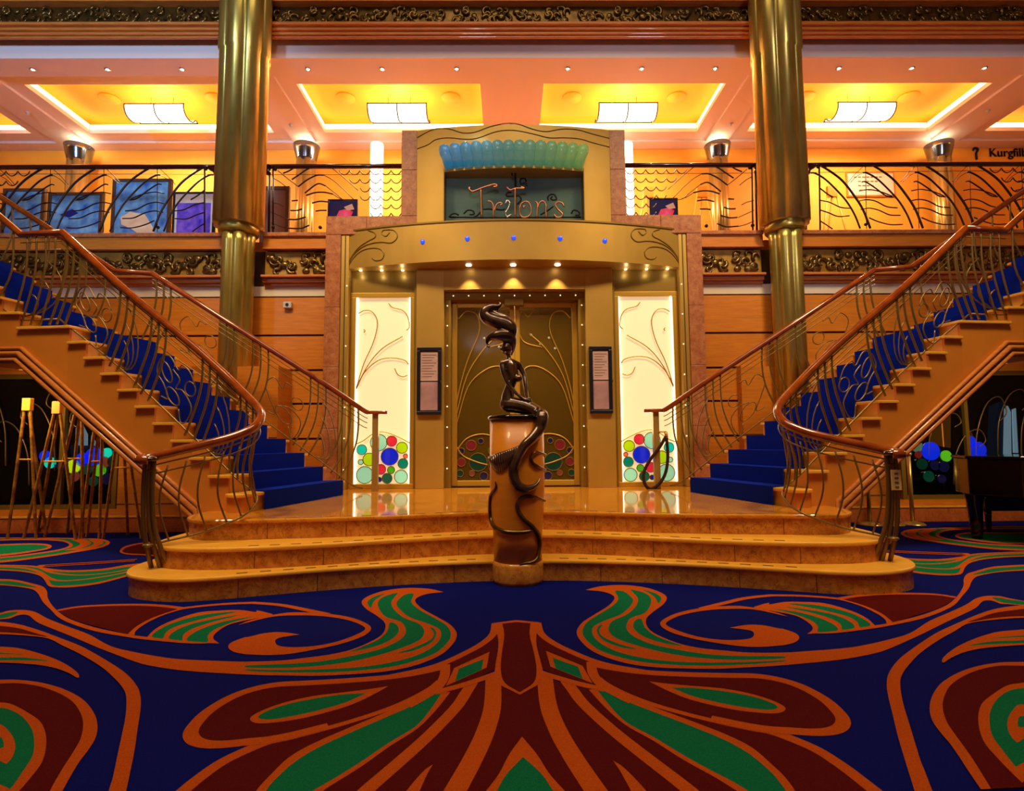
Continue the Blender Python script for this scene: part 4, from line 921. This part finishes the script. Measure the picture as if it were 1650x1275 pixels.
# ------------------------------------------------------------------ the portal
po = thing('entrance_portal', 'tall gold and pink marble entrance portal with bowed canopy', 'portal', (0, 7.8, PZ))
def bowf(x, y0, dy, hw): return y0+dy*(x/hw)**2
def bowed(x0, x1, y0, dy, hw, yb, z0, z1, n=14):
    P = [(x0+(x1-x0)*k/n, bowf(x0+(x1-x0)*k/n, y0, dy, hw)) for k in range(n+1)]
    return MB().prism(P+[(x1, yb), (x0, yb)], z0, z1)
# marble surround
for s in (-1, 1):
    def bx(a, b, m, nm, bevel=.006):
        lo = (min(s*a[0], s*b[0]), a[1], a[2]); hi = (max(s*a[0], s*b[0]), b[1], b[2]); return MB().box(lo, hi).build(nm, m, po, bevel=bevel)
    z = PZ
    for z1 in (1.35, 2.2, 3.05, 4.10):
        bx((2.46, 7.70, z+.002), (2.675, 8.12, z1-.002), 'marble_pink', 'marble_block'); z = z1
    bx((2.10, 7.70, 4.102), (2.675, 8.12, 4.37), 'marble_pink', 'marble_block'); bx((1.388, 7.70, 4.102), (2.098, 8.12, 4.37), 'marble_pink', 'marble_block')
    bx((1.388, 7.70, 4.372), (1.612, 8.12, 5.05), 'marble_pink', 'marble_block'); bx((1.388, 7.70, 5.052), (1.612, 8.12, 5.646), 'marble_pink', 'marble_block')
    bx((2.345, 7.72, PZ), (2.458, 8.12, 4.10), 'gold', 'gold_jamb'); bx((2.395, 7.71, PZ), (2.405, 7.72, 4.10), 'groove', 'jamb_groove', 0)
    for k in range(7):
        MB().ball((s*2.37, 7.715, 3.36-k*.43), .009, 5).build('led', 'led_soft', po)
    # canopy end scrolls
    def fas(px, py):       # point on the bowed canopy face
        q = onY(px, py, 7.6)
        for _ in range(4): q = onY(px, py, bowf(q.x, 7.35, .40, 2.4)-.004)
        return (s*-q.x, q.y, q.z)
    sc = lambda t: [fas(520+v[0]/4.72, 190+v[1]/4.72) for v in zip(nums(t)[::2], nums(t)[1::2])]
    for t in ('182 1140 210 1070 270 990 340 940 395 910 400 880 375 865 345 858', '185 1140 220 1060 290 990 370 955 450 945 520 950 560 920 565 885 540 855 500 850', '500 850 460 855 450 880 480 900 510 870', '184 1145 230 1070 290 1015 360 992 430 995 465 1030 450 1075 405 1085 375 1068'):
        MB().tube(sc(t), .0075, 6, sub=5).build('scroll', 'gold_dark', po)
    # pier beside the door
    bx((1.0, 7.74, PZ), (1.392, 8.12, 3.61), 'gold', 'pier'); bx((1.392, 7.80, PZ), (1.43, 8.12, 3.61), 'gold_dark', 'pier_edge')
    bx((1.43, 7.84, 3.29), (2.345, 8.12, 3.61), 'gold_dark', 'panel_header')
bowed(-2.40, 2.40, 7.35, .40, 2.4, 8.1, 3.61, 4.155, 28).build('canopy', 'gold', po)
bowed(-2.41, 2.41, 7.335, .40, 2.4, 7.9, 4.15, 4.172, 28).build('canopy_lip', 'gold_dark', po)
bowed(-1.0, 1.0, 7.70, .04, 1.0, 8.12, 3.30, 3.61).build('lintel', 'gold', po)
# door frame with its row of tiny lights
for (a, b) in (((-1.0, 7.86, 3.185), (1.0, 8.1, 3.30)), ((-1.0, 7.86, PZ), (-.915, 8.1, 3.185)), ((.915, 7.86, PZ), (1.0, 8.1, 3.185))):
    MB().box(a, b).build('door_surround', 'gold_dark', po, bevel=.006)
for k in range(9): MB().ball((-.88+k*.22, 7.855, 3.245), .009, 5).build('led', 'led_soft', po)
for s in (-1, 1):
    for k in range(9): MB().ball((s*.965, 7.855, 3.10-k*.29), .009, 5).build('led', 'led_soft', po)
MB().box((-.15, 7.84, 3.10), (.13, 7.90, 3.21)).build('door_closer', 'gold_dark', po, bevel=.008)
# blue glass studs and canopy downlights
for px, py in ((681, 389.5), (753, 384.5), (827.5, 383), (902.5, 384), (974.5, 388)):
    q = onY(px, py, 7.4)
    for _ in range(4): q = onY(px, py, bowf(q.x, 7.35, .40, 2.4)-.005)
    sd = MB().ball(q, .034, 8, (1, .5, 1)).build('glass_stud', 'blue_stud', po); MB().lathe([(.042, 0), (.042, .008)], (0, 0, 0), 14)
for x in (-.64, -.02, .60):
    y = 7.58; MB().lathe([(.04, -.012), (.04, 0)], (x, y, 3.61), 14).build('canopy_downlight', 'led', po)
    light('canopy_beam', 'SPOT', (x, y, 3.59), 30, WARM, (x, 7.72, 2.2), .03, spot=1.3)
for s in (-1, 1):
    for k in range(3): 
        x = s*(2.2-.30*k); MB().lathe([(.02, -.01), (.02, 0)], (x, 7.80, 3.61), 10).build('led', 'led', po)
        light('panel_beam', 'POINT', (x, 7.76, 3.54), .3, (1, .95, .7), size=.02)
# tower with sign recess
for s in (-1, 1):
    x0, x1 = sorted((s*.98, s*1.388)); bowed(x0, x1, 7.55, .15, 1.388, 8.1, 4.155, 5.64).build('tower_pier', 'gold', po)
    xa, xb = sorted((s*.975, s*.985)); MB().box((xa, 7.50, 4.2), (xb, 7.78, 4.97)).build('recess_cheek', 'gold_dark', po)
P = [(-.98+1.96*k/14) for k in range(15)]
bowed(-.98, .98, 7.55, .15, 1.388, 8.1, 4.99, 5.64).build('tower_header', 'gold', po)
bowed(-.99, .99, 7.44, .12, 1.0, 7.75, 4.945, 4.985).build('sign_shelf', 'gold', po)
bowed(-.98, .98, 7.50, .12, 1.0, 7.75, 4.155, 4.235).build('sign_sill', 'gold', po)
MB().box((-.98, 7.74, 4.23), (.98, 7.78, 4.99)).build('sign_backing', 'sign_glass', po)
MB().box((-1.388, 8.08, 4.155), (1.388, 8.12, 5.64)).build('tower_back', 'gold_dark', po)
def onface(px, py, y0=7.55, dy=.15, hw=1.388):
    q = onY(px, py, y0)
    for _ in range(4): q = onY(px, py, bowf(q.x, y0, dy, hw)-.003)
    return tuple(q)
for t in ('672 222 690 212 705 207 725 208 745 214 765 213 790 204 815 199 835 200 858 208 880 212 905 208 930 209 955 216 982 223', '672 240 690 233 702 225 722 222 745 224 768 223 800 212 828 210 860 216 885 222 910 222 935 224 955 230 982 237'):
    v = nums(t); MB().tube([onface(v[i], v[i+1]) for i in range(0, len(v), 2)], .006, 6, sub=4).build('wave_line', 'groove', po)
# glass flutes above the sign
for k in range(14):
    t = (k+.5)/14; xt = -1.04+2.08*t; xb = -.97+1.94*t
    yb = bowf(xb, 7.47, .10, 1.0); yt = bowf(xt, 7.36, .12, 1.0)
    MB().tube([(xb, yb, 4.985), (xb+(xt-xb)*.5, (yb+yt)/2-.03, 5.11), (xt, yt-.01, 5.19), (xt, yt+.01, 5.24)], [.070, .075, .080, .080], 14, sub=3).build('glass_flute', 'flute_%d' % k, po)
# the sign lettering, each letter bent from rod
sg = thing('name_sign', 'copper script sign reading Tritons with dark iron scrolls above the canopy', 'sign', (0, 7.56, 4.24))
def LT(nm, strokes, m='copper', r=.013, y=7.56):
    mb = MB()
    for st in strokes:
        v = nums(st); Q = [tuple(onY(700+v[i]/6.346, 220+v[i+1]/6.346, y)) for i in range(0, len(v), 2)]
        mb.tube(Q, r, 8, sub=5)
    return mb.build(nm, m, sg)
LT('letter_t_capital', ['350 545 365 525 352 530 380 562 430 550 500 522 570 500 620 490 642 508 600 518', '475 540 478 660 482 822'], r=.015)
LT('letter_r', ['602 826 602 720 580 670 542 662', '612 760 635 700 668 678 690 692 672 708'])
LT('letter_i', ['728 690 742 655 770 680 758 730 728 785 745 822 782 800'], 'silver', .014)
LT('letter_t', ['826 520 824 660 824 826', '738 520 775 548 830 532 925 530 880 515'], r=.014)
LT('letter_o', ['930 664 890 690 870 750 885 815 935 826 980 800 985 730 960 675 930 664', '915 735 912 715 930 712'])
LT('letter_n', ['1030 665 1052 690 1050 760 1046 824', '1052 740 1075 680 1112 662 1138 700 1138 760 1142 824'])
LT('letter_s', ['1325 720 1305 682 1262 672 1236 700 1262 745 1306 790 1296 822 1250 826 1222 800'])
LT('apostrophe', ['1165 655 1160 620 1190 592 1228 598 1248 640 1215 650 1190 635 1205 615'], 'iron', .012)
for t in ('150 826 170 800 210 788 250 806', '300 790 340 755 395 762 402 795 360 800', '400 826 440 806 472 768', '500 745 560 742 600 748', '630 745 690 752 720 742', '790 572 745 575 738 608 800 610 862 606 885 645 850 695', '1085 800 1130 775 1170 750 1215 715', '1400 790 1420 755 1470 765 1482 800 1440 808', '690 375 700 340 745 335 785 360 795 400', '940 460 920 428 880 440 885 480 920 478', '826 280 826 400 826 510', '160 826 800 830 1500 826'):
    LT('iron_scroll', [t], 'iron', .012, 7.60)
light('flute_light', 'SPOT', (-.5, 7.0, 5.9), 12, (.3, .6, 1), (-.6, 7.45, 5.1), .05, spot=1.0)
# ------------------------------------------------------------------ doors
vines = ['-.86 .62 -.88 1.2 -.84 1.75 -.70 2.3 -.52 2.75 -.55 3.0 -.70 3.06 -.82 2.95', '-.86 1.5 -.70 2.1 -.45 2.5 -.22 2.72', '-.85 1.4 -.68 1.95 -.42 2.2 -.2 2.24 -.08 2.12', '-.30 3.1 -.2 2.98 -.1 3.06 -.06 2.8 -.14 2.6 -.40 2.52', '-.86 1.1 -.75 .95 -.55 .86 -.40 .82']
discs = [(-.78, 1.02, .045, 'navy'), (-.64, 1.10, .075, 'red'), (-.50, 1.16, .04, 'navy'), (-.34, 1.02, .055, 'green'), (-.78, .86, .06, 'red'), (-.54, .86, .13, 'dgreen'), (-.30, .80, .09, 'navy'), (-.80, .70, .05, 'dgreen'), (-.63, .70, .04, 'coral'), (-.46, .66, .06, 'navy'), (-.76, .64, .0, 'navy'), (-.15, .98, .06, 'red'), (-.16, .70, .08, 'dgreen')]
for s in (-1, 1):
    d = thing('door_%d' % (1 if s < 0 else 2), 'glazed gold framed door leaf with vine tracery, '+('behind the statue on the easel side' if s < 0 else 'with the crescent pull handle'), 'door', (s*.46, 8.05, PZ), kind='structure')
    S = lambda x: s*-x
    for (xa, za, xb, zb) in ((-.915, PZ+.01, -.84, 3.185), (-.075, PZ+.01, -.004, 3.185), (-.84, PZ+.01, -.075, .60), (-.84, 3.11, -.075, 3.185)):
        x0, x1 = sorted((S(xa), S(xb))); MB().box((x0, 8.02, za), (x1, 8.08, zb)).build('door_frame', 'gold_bar', d, bevel=.006)
    x0, x1 = sorted((S(-.84), S(-.075))); MB().box((x0, 8.046, .60), (x1, 8.054, 3.11)).build('door_pane', 'door_glass', d)
    for v in vines:
        v = nums(v); MB().tube([(S(v[i]), 8.036, v[i+1]) for i in range(0, len(v), 2)], .008, 6, sub=5).build('vine', 'gold_bar', d)
    MB().tube([(S(-.84), 8.036, 1.04), (S(-.7), 8.036, 1.20), (S(-.5), 8.036, 1.26), (S(-.3), 8.036, 1.22), (S(-.1), 8.036, 1.1)], .009, 6, sub=5).build('mound_line', 'gold_bar', d)
    for x, z, r, c in discs:
        if r: q = MB().disc((S(x), 8.038, z), r, .008, 18).build('glass_disc', 'dim_'+c, d); MB().tube([(S(x)+r*cos(t), 8.036, z+r*sin(t)) for t in [2*pi*k/16 for k in range(16)]], .005, 5, closed=True).build('disc_rim', 'gold_dark', q)
    hp = [(S(-.03), 8.0, 2.3), (S(-.10), 7.97, 2.1), (S(-.17), 7.96, 1.8), (S(-.18), 7.96, 1.6), (S(-.15), 7.97, 1.4)]
    if s > 0: MB().tube(hp, [.012, .024, .03, .028, .012], 8, sub=5).build('pull_handle', 'gold_bar', d)
struct('wall_vestibule', MB().box((-2.3, 10.2, PZ), (2.3, 10.36, 3.5)), 'interior', 'dim olive wall of the room seen through the doors')
struct('floor_vestibule', MB().box((-2.3, 8.12, PZ-.06), (2.3, 10.3, PZ)), 'marble_floor', 'dim floor of the room behind the doors', 'floor')
for x, z in ((-.5, 2.9), (-.25, 2.75), (.3, 2.95), (.45, 2.8), (.6, 2.9), (.7, 2.72)):
    q = thing('pendant_lamp', 'tiny warm pendant bulb in the room behind the glass doors', 'light', (x, 9.3, z), 'pendant bulbs behind the doors')
    MB().ball((x, 9.3, z), .02, 6).build('bulb', 'led_soft', q); MB().tube([(x, 9.3, z), (x, 9.3, 3.5)], .003, 5).build('cord', 'iron', q)
struct('ceiling_vestibule', MB().box((-2.3, 8.12, 3.5), (2.3, 10.3, 3.56)), 'interior', 'dim ceiling of the room behind the doors', 'ceiling')
for _s in (-1, 1): struct('wall_vestibule_'+side(_s), MB().box((_s*2.3, 8.12, PZ), (_s*2.36, 10.3, 3.5)), 'interior', 'dim side wall of the room behind the doors, '+('easel side' if _s < 0 else 'piano side'))
light('vestibule_lamp', 'POINT', (0, 9.2, 3.2), 45, WARM, size=.2)
# ------------------------------------------------------------------ backlit panels
pd = [(280, 912, 42, 'mint'), (345, 905, 26, 'red'), (397, 938, 28, 'lime'), (195, 948, 25, 'cyan'), (233, 997, 32, 'lime'), (335, 983, 43, 'blue'), (415, 980, 11, 'coral'), (402, 1018, 25, 'teal'), (190, 1010, 13, 'mint'), (290, 1047, 25, 'red'), (342, 1050, 18, 'green'), (210, 1075, 42, 'mint'), (283, 1098, 12, 'navy'), (322, 1092, 25, 'dgreen'), (392, 1083, 33, 'mint')]
pv = ['168 640 205 520 250 420 272 340 270 290 245 255 210 250 180 265', '168 635 230 520 300 440 400 380', '168 645 210 560 280 500 350 488 410 500 430 520', '360 540 375 570 400 582 425 575', '330 215 350 235 400 250 425 280 435 330 420 350', '205 345 212 352 206 360', '165 920 200 905 250 870 290 858 340 868 400 895 436 915']
for s in (-1, 1):
    p = thing('backlit_panel', 'tall glowing cream glass panel with vines and coloured discs, '+('by the plain brass newel' if s < 0 else 'behind the velvet rope'), 'light panel', (s*1.87, 7.86, PZ), 'pair of backlit panels')
    def f3(x, y): q = onY(520+x/3.11, 420+y/3.11, 7.855); return (s*-q.x, q.y, q.z)
    for (xa, za, xb, zb) in ((1.43, PZ, 2.345, .575), (1.43, 3.225, 2.345, 3.29), (1.43, .575, 1.49, 3.225), (2.27, .575, 2.345, 3.225)):
        x0, x1 = sorted((s*xa, s*xb)); MB().box((x0, 7.83, za), (x1, 7.93, zb)).build('panel_frame', 'gold_bar', p, bevel=.006)
    x0, x1 = sorted((s*1.49, s*2.27)); MB().box((x0, 7.885, .575), (x1, 7.93, 3.225)).build('glass_panel', 'lit_panel', p)
    for xe in (1.49, 2.25):
        x0, x1 = sorted((s*xe, s*(xe+.02))); MB().box((x0, 7.868, .575), (x1, 7.884, 3.225)).build('edge_light', 'edge_light', p)
    for v in pv:
        v = nums(v); MB().tube([f3(v[i], v[i+1]) for i in range(0, len(v), 2)], .0075, 6, sub=5).build('vine', 'gold_bar', p)
    for x, y, r, c in pd:
        q = f3(x, y); rr = r/3.11*7.86/F
        o = MB().disc((q[0], 7.862, q[2]), rr, .012, 20).build('glass_disc', 'disc_'+c, p)
        MB().tube([(q[0]+rr*cos(t), 7.86, q[2]+rr*sin(t)) for t in [2*pi*k/18 for k in range(18)]], .006, 5, closed=True).build('disc_rim', 'gold_dark', o)
    light('panel_glow', 'AREA', (s*1.87, 7.80, 1.9), 7, (1, .9, .72), (s*1.87, 5, 1.6), .7, 2.4)
# menu cases
for s in (-1, 1):
    x0, x1 = (-1.37, -1.03) if s < 0 else (1.035, 1.35)
    m = thing('menu_case', 'dark framed menu case on the gold pier, '+('on the easel side of the doors' if s < 0 else 'on the piano side of the doors'), 'menu', ((x0+x1)/2, 7.7, 1.53), 'pair of menu cases')
    MB().box((x0, 7.71, 1.53), (x1, 7.738, 2.47)).build('case_back', 'navy_black', m)
    for (a, b, c, d) in ((x0, 1.53, x1, 1.575), (x0, 2.42, x1, 2.47), (x0, 1.575, x0+.045, 2.42), (x1-.045, 1.575, x1, 2.42)): MB().box((a, 7.68, b), (c, 7.71, d)).build('case_frame', 'navy_black', m, bevel=.004)
    MB().box((x0+.05, 7.70, 2.0), (x1-.05, 7.71, 2.41)).build('menu_sheet', 'paper', m); MB().box((x0+.05, 7.70, 1.59), (x1-.05, 7.71, 1.985)).build('menu_sheet', 'paper_photo', m)
    for k in range(9): MB().box((x0+.07, 7.698, 2.36-k*.038), (x1-.07-.03*(k % 3), 7.6995, 2.368-k*.038)).build('print_line', 'ink', m)
    MB().box((x1-.012, 7.665, 1.97), (x1+.004, 7.685, 2.0)).build('latch', 'chrome', m)

# ------------------------------------------------------------------ pedestal and statue
PX, PY, PR = -.037, 4.69, .228
pe = thing('pedestal', 'round orange wooden pedestal with bronze tendrils on a marble foot', 'pedestal', (PX, PY, 0))
MB().lathe([(.205, 0), (.21, .03), (.21, .15), (.2, .175)], (PX, PY, 0), 40).build('foot', 'marble_riser', pe)
MB().lathe([(.198, .175), (.205, .4), (PR-.006, .62), (PR, .8), (PR, 1.325)], (PX, PY, 0), 48).build('drum', 'ped_wood', pe)
MB().lathe([(.225, 1.325), (.243, 1.33), (.246, 1.345), (.24, 1.36), (.2, 1.365)], (PX, PY, 0), 48).build('cap', 'black_gloss', pe)
def rad_at(z): 
    pr = [(.198, .175), (.205, .4), (PR-.006, .62), (PR, .8), (PR, 1.4)]
    for (r0, z0), (r1, z1) in zip(pr, pr[1:]):
        if z0 <= z <= z1: return r0+(r1-r0)*(z-z0)/(z1-z0)
    return .2
def ond(x, y, off=.008):        # crop pixel onto the drum's front
    q = onY(740+x/4.111, 640+y/4.111, PY-.2)
    for _ in range(5):
        R_ = rad_at(q.z)+off; dx = max(-R_*.995, min(R_*.995, q.x-PX)); yy = PY-math.sqrt(R_*R_-dx*dx); q = onY(740+x/4.111, 640+y/4.111, yy)
    dx = max(-R_*.995, min(R_*.995, q.x-PX))
    return (PX+dx, PY-math.sqrt(R_*R_-dx*dx), q.z)
for v, rr in (('238 555 242 600 208 650 193 720 198 800 232 860 300 890 380 897 460 890 500 872', [.004, .010, .013, .016, .018, .018, .018, .018, .014, .006]),
              ('568 688 500 662 435 660 392 700 388 750 430 812 490 865 528 930 530 1020 500 1085 400 1108', [.010, .014, .018, .02, .02, .018, .02, .022, .016, .012, .003]),
              ('572 382 512 365 477 392 482 430 522 460 572 482', [.012, .013, .013, .013, .013, .012])):
    v = nums(v); MB().tube([ond(v[i], v[i+1]) for i in range(0, len(v), 2)], rr, 8, sub=5).build('tendril', 'bronze_gold', pe)

st = thing('statue', 'dark bronze seated mermaid sculpture with swept up hair on the pedestal', 'statue', (PX, PY, 1.365))
K = 5.544
def sp(x, y, dy=0): q = onY(740+x/K, 470+y/K, PY+dy); return tuple(q)
def sp2(x, y): return ond(x, y, .03)
U_ = PY/F/K
b = MB()
b.tube([sp(385, 1000, .02), sp(430, 1005), sp(540, 1020, -.02), sp(640, 1052, -.05), sp(708, 1098, -.09), ond(547, 128, .045), ond(532, 205, .04), ond(487, 268, .036), ond(430, 325, .034), ond(385, 410, .034), ond(360, 490, .034), ond(375, 570, .032), ond(430, 606, .03), ond(500, 590, .026), ond(540, 535, .022)],
       [.045, .068, .066, .062, .058, .053, .047, .042, .04, .038, .04, .042, .034, .02, .006], 14, sub=5)
b.tube([sp(440, 985), sp(440, 920), sp(455, 850), sp(475, 770), sp(462, 690), sp(450, 640), sp(440, 600)], [.066, .055, .042, .052, .056, .044, .02], 14, sub=4)
b.ball(sp(530, 775, -.035), .032, 8); b.ball(sp(500, 790, .03), .03, 8)
b.tube([sp(445, 610), sp(440, 560), sp(435, 520)], [.02, .019, .022], 10, sub=3)
b.ball(sp(425, 505), .052, 10, (.9, 1, 1.25))
b.tube([sp(385, 490, -.045), sp(372, 512, -.055), sp(388, 522, -.05)], [.007, .012, .006], 8, sub=3)      # nose
b.tube([sp(388, 545, -.045), sp(410, 550, -.05)], [.008, .008], 8)                                       # mouth
for e_, dd in ((370, -.045), (418, -.052)): b.ball(sp(e_, 492, dd), .009, 6)
b.tube([sp(380, 640, -.02), sp(395, 720, -.05), sp(430, 810, -.06), sp(490, 890, -.07), sp(560, 950, -.075), sp(600, 972, -.075)], [.025, .022, .018, .016, .013, .014], 10, sub=4)
b.tube([sp(535, 660, .03), sp(575, 740, .02), sp(592, 830, -.02), sp(600, 920, -.05), sp(615, 962, -.055)], [.026, .021, .018, .014, .013], 10, sub=4)
b.tube([sp(380, 645, -.02), sp(450, 630), sp(535, 662, .03)], [.03, .035, .03], 10, sub=3)
for k in range(4):
    for (x0, y0, dd) in ((605, 968, -.075), (620, 958, -.05)):
        b.tube([sp(x0, y0, dd-.012+.008*k), sp(x0+18+4*(k % 2), y0+8+2*k, dd-.014+.009*k), sp(x0+32-4*abs(k-1.5), y0+18+3*k, dd-.014+.009*k)], [.006, .0055, .004], 6)
for (x0, y0, dd) in ((600, 966, -.08), (614, 955, -.06)): b.tube([sp(x0, y0, dd), sp(x0+14, y0-6, dd-.012), sp(x0+24, y0+2, dd-.014)], [.006, .006, .004], 6)
body = b.build('body', 'bronze', st)
rm = body.modifiers.new('remesh', 'REMESH'); rm.mode = 'VOXEL'; rm.voxel_size = .0055; rm.use_smooth_shade = True
h = MB()
h.tube([sp(252, 470, -.02), sp(250, 440, -.02), sp(280, 410, -.02), sp(340, 395, -.03), sp(410, 395, -.02), sp(455, 420), sp(465, 500, .03), sp(458, 570, .04)], [.010, .018, .032, .05, .062, .055, .038, .015], 12, sub=5)
h.tube([sp(440, 430, .02), sp(450, 350), sp(420, 305), sp(340, 275), sp(265, 245), sp(228, 205), sp(240, 165), sp(290, 140), sp(345, 135), sp(368, 112), sp(350, 92)], [.05, .07, .072, .064, .058, .05, .042, .034, .025, .014, .005], 12, sub=5)
h.tube([sp(470, 340, .01), sp(455, 280, .01), sp(400, 235, .01), sp(330, 205), sp(300, 175), sp(340, 160), sp(355, 130)], [.02, .03, .034, .028, .02, .014, .006], 10, sub=5)
h.tube([sp(252, 480, -.02), sp(262, 495, -.03), sp(285, 475, -.03)], [.012, .010, .004], 8, sub=4)
hair = h.build('hair', 'bronze', st); rm = hair.modifiers.new('remesh', 'REMESH'); rm.mode = 'VOXEL'; rm.voxel_size = .0055; rm.use_smooth_shade = True
# broad tail fin lying against the drum
fin = MB(); topE = [(425, 305), (360, 335), (300, 356), (240, 376), (186, 394)]; botE = [(400, 372), (350, 432), (300, 480), (248, 494), (196, 432)]
rows = []; tE = crom([Vector((*q, 0)) for q in topE], 4); bE = crom([Vector((*q, 0)) for q in botE], 4)
for q0, q1 in zip(tE, bE):
    rows.append([ond(q0.x+(q1.x-q0.x)*t, q0.y+(q1.y-q0.y)*t, .012+.02*sin(pi*t)) for t in [j/10 for j in range(11)]])
for a_, c_ in zip(rows, rows[1:]): fin.sheet(a_, c_)
fo = fin.build('tail_fin', 'bronze', st); so = fo.modifiers.new('solid', 'SOLIDIFY'); so.thickness = .012

# ------------------------------------------------------------------ bamboo easels (left), piano, stanchions and rope (right)
def bamboo(parent, a, b, r=.017):
    a, b = Vector(a), Vector(b); n = 5; mb = MB(); P = []; R = []
    for k in range(n):
        for t, q in ((.0, 1.18), (.04, 1.0), (.96, 1.0)): P.append(a.lerp(b, (k+t)/n)); R.append(r*q)
    P.append(b); R.append(r); mb.tube(P, R, 8); return mb.build('bamboo_leg', 'bamboo', parent)
ez = [((45, 650), [(12, 868), (58, 868), (75, 862)], 'with its block head clear of the stair'), ((93, 655), [(38, 868), (122, 870), (60, 860)], 'with its block head touching the stair edge'), ((128, 648), [(72, 866), (133, 868), (108, 860)], 'directly under the stair slope'), ((161, 655), [(128, 868), (160, 868), (140, 866)], 'nearest the orange pier'), ((198, 650), [(166, 868), (228, 868), (206, 862)], 'between orange pier and newel cluster')]
for (hx, hy), legs, wh in ez:
    yh = 6.75; hd = onY(hx, hy, yh)
    hd.z = min(hd.z, 1.75, .44+.745*(abs(hd.x)-3.15)-.16)
    e_ = thing('bamboo_easel', 'standing bamboo display easel '+wh, 'easel', (hd.x, 6.8, 0), 'bamboo easels under the stair')
    MB().prism([(hd.x-.05, yh-.03), (hd.x+.05, yh-.03), (hd.x+.05, yh+.03), (hd.x-.05, yh+.03)], hd.z-.09, hd.z+.06).build('easel_head', 'easel_wood', e_, bevel=.006)
    for j, (lx, ly) in enumerate(legs):
        f_ = onZ(lx, ly, 0); bamboo(e_, (f_.x, f_.y, 0), (hd.x+(-.035 if j == 0 else .035 if j == 1 else 0), yh+(.02 if j == 2 else 0), hd.z-.08))
    a_ = onZ(*legs[0], 0); c_ = onZ(*legs[1], 0); pa = lerp((a_.x, a_.y, 0), (hd.x-.03, yh, hd.z-.08), .62); pc = lerp((c_.x, c_.y, 0), (hd.x+.03, yh, hd.z-.08), .62)
    MB().tube([pa, pc], .010, 6).build('cross_bar', 'easel_wood', e_)
# grand piano
pn = thing('grand_piano', 'black glossy grand piano with closed lid beside the staircase', 'piano', (6.4, 6.7, 0))
plan = [(5.05, 6.25), (5.22, 6.66)]+[(p.x, p.y) for p in crom([Vector(q) for q in ((5.35, 6.70, 0), (6.3, 6.74, 0), (7.6, 6.70, 0), (7.75, 6.2, 0), (7.3, 5.75, 0), (6.4, 5.5, 0), (5.7, 5.55, 0), (5.25, 5.8, 0))], 4)]
MB().prism(plan, .52, .92).build('case', 'black_gloss', pn, bevel=.01)
cxp, cyp = 6.4, 6.15
MB().prism([(cxp+(x-cxp)*1.015, cyp+(y-cyp)*1.03) for x, y in plan], .922, .95).build('lid', 'black_gloss', pn, bevel=.006)
for x, y in ((5.24, 6.42), (7.3, 6.42), (6.3, 5.68)):
    MB().lathe([(.05, 0), (.055, .06), (.06, .1), (.075, .40), (.095, .50), (.1, .53)], (x, y, 0), 16).build('leg', 'black_gloss', pn)
bn = thing('piano_bench', 'black padded piano bench standing behind the grand piano', 'bench', (6.2, 6.95, 0))
MB().box((5.70, 6.80, .26), (6.6, 7.12, .44)).build('apron', 'black_gloss', bn, bevel=.02); MB().box((5.68, 6.78, .44), (6.62, 7.14, .50)).build('seat', 'black_matte', bn, bevel=.02)
for x in (5.76, 6.54):
    for y in (6.86, 7.06): MB().lathe([(.022, 0), (.035, .2), (.04, .26)], (x, y, 0), 12).build('leg', 'black_gloss', bn)
# brass stanchions under the piano side stair
for k, (px, top) in enumerate(((1402, 800), (1437, 752), (1471, 735))):
    f_ = onZ(px, 846, 0); y = min(f_.y, 7.5); q = onY(px, 846, y); x = q.x
    t = thing('stanchion', 'brass rope stanchion post '+('half hidden by the newel', 'in front of the orange pier', 'in front of the window frame')[k], 'stanchion', (x, y, 0), 'brass stanchions')
    MB().lathe([(.15, 0), (.15, .012), (.12, .03), (.03, .05)], (x, y, 0), 28).build('base', 'brass_light', t)
    MB().lathe([(.026, .04), (.026, .92)], (x, y, 0), 16).build('post', 'brass_light', t)
    MB().lathe([(.026, .92), (.042, .93), (.042, .955), (.02, .975)], (x, y, 0), 16).build('knob', 'brass_light', t)
# velvet rope hung in a loop from the far newel post
rp = thing('velvet_rope', 'dark red velvet rope hanging in a loop from the brass newel post', 'rope', (1.95, 7.4, .6))
v = nums('1074 702 1062 722 1045 745 1037 765 1040 782 1050 788 1064 778 1073 760 1076 735 1074 705')
MB().tube([tuple(onY(v[i], v[i+1], 7.40)) for i in range(0, len(v), 2)], .021, 8, sub=5).build('cord', 'rope', rp)
q = onY(1074, 702, 7.40); MB().tube([(q.x-.01, 7.40, q.z+.05), (q.x, 7.40, q.z-.03)], .022, 8).build('end_ferrule', 'gold_bar', rp)
MB().tube([(1.90, 7.44, q.z+.05), (q.x, 7.40, q.z+.05)], .01, 6).build('hook', 'gold_bar', rp)
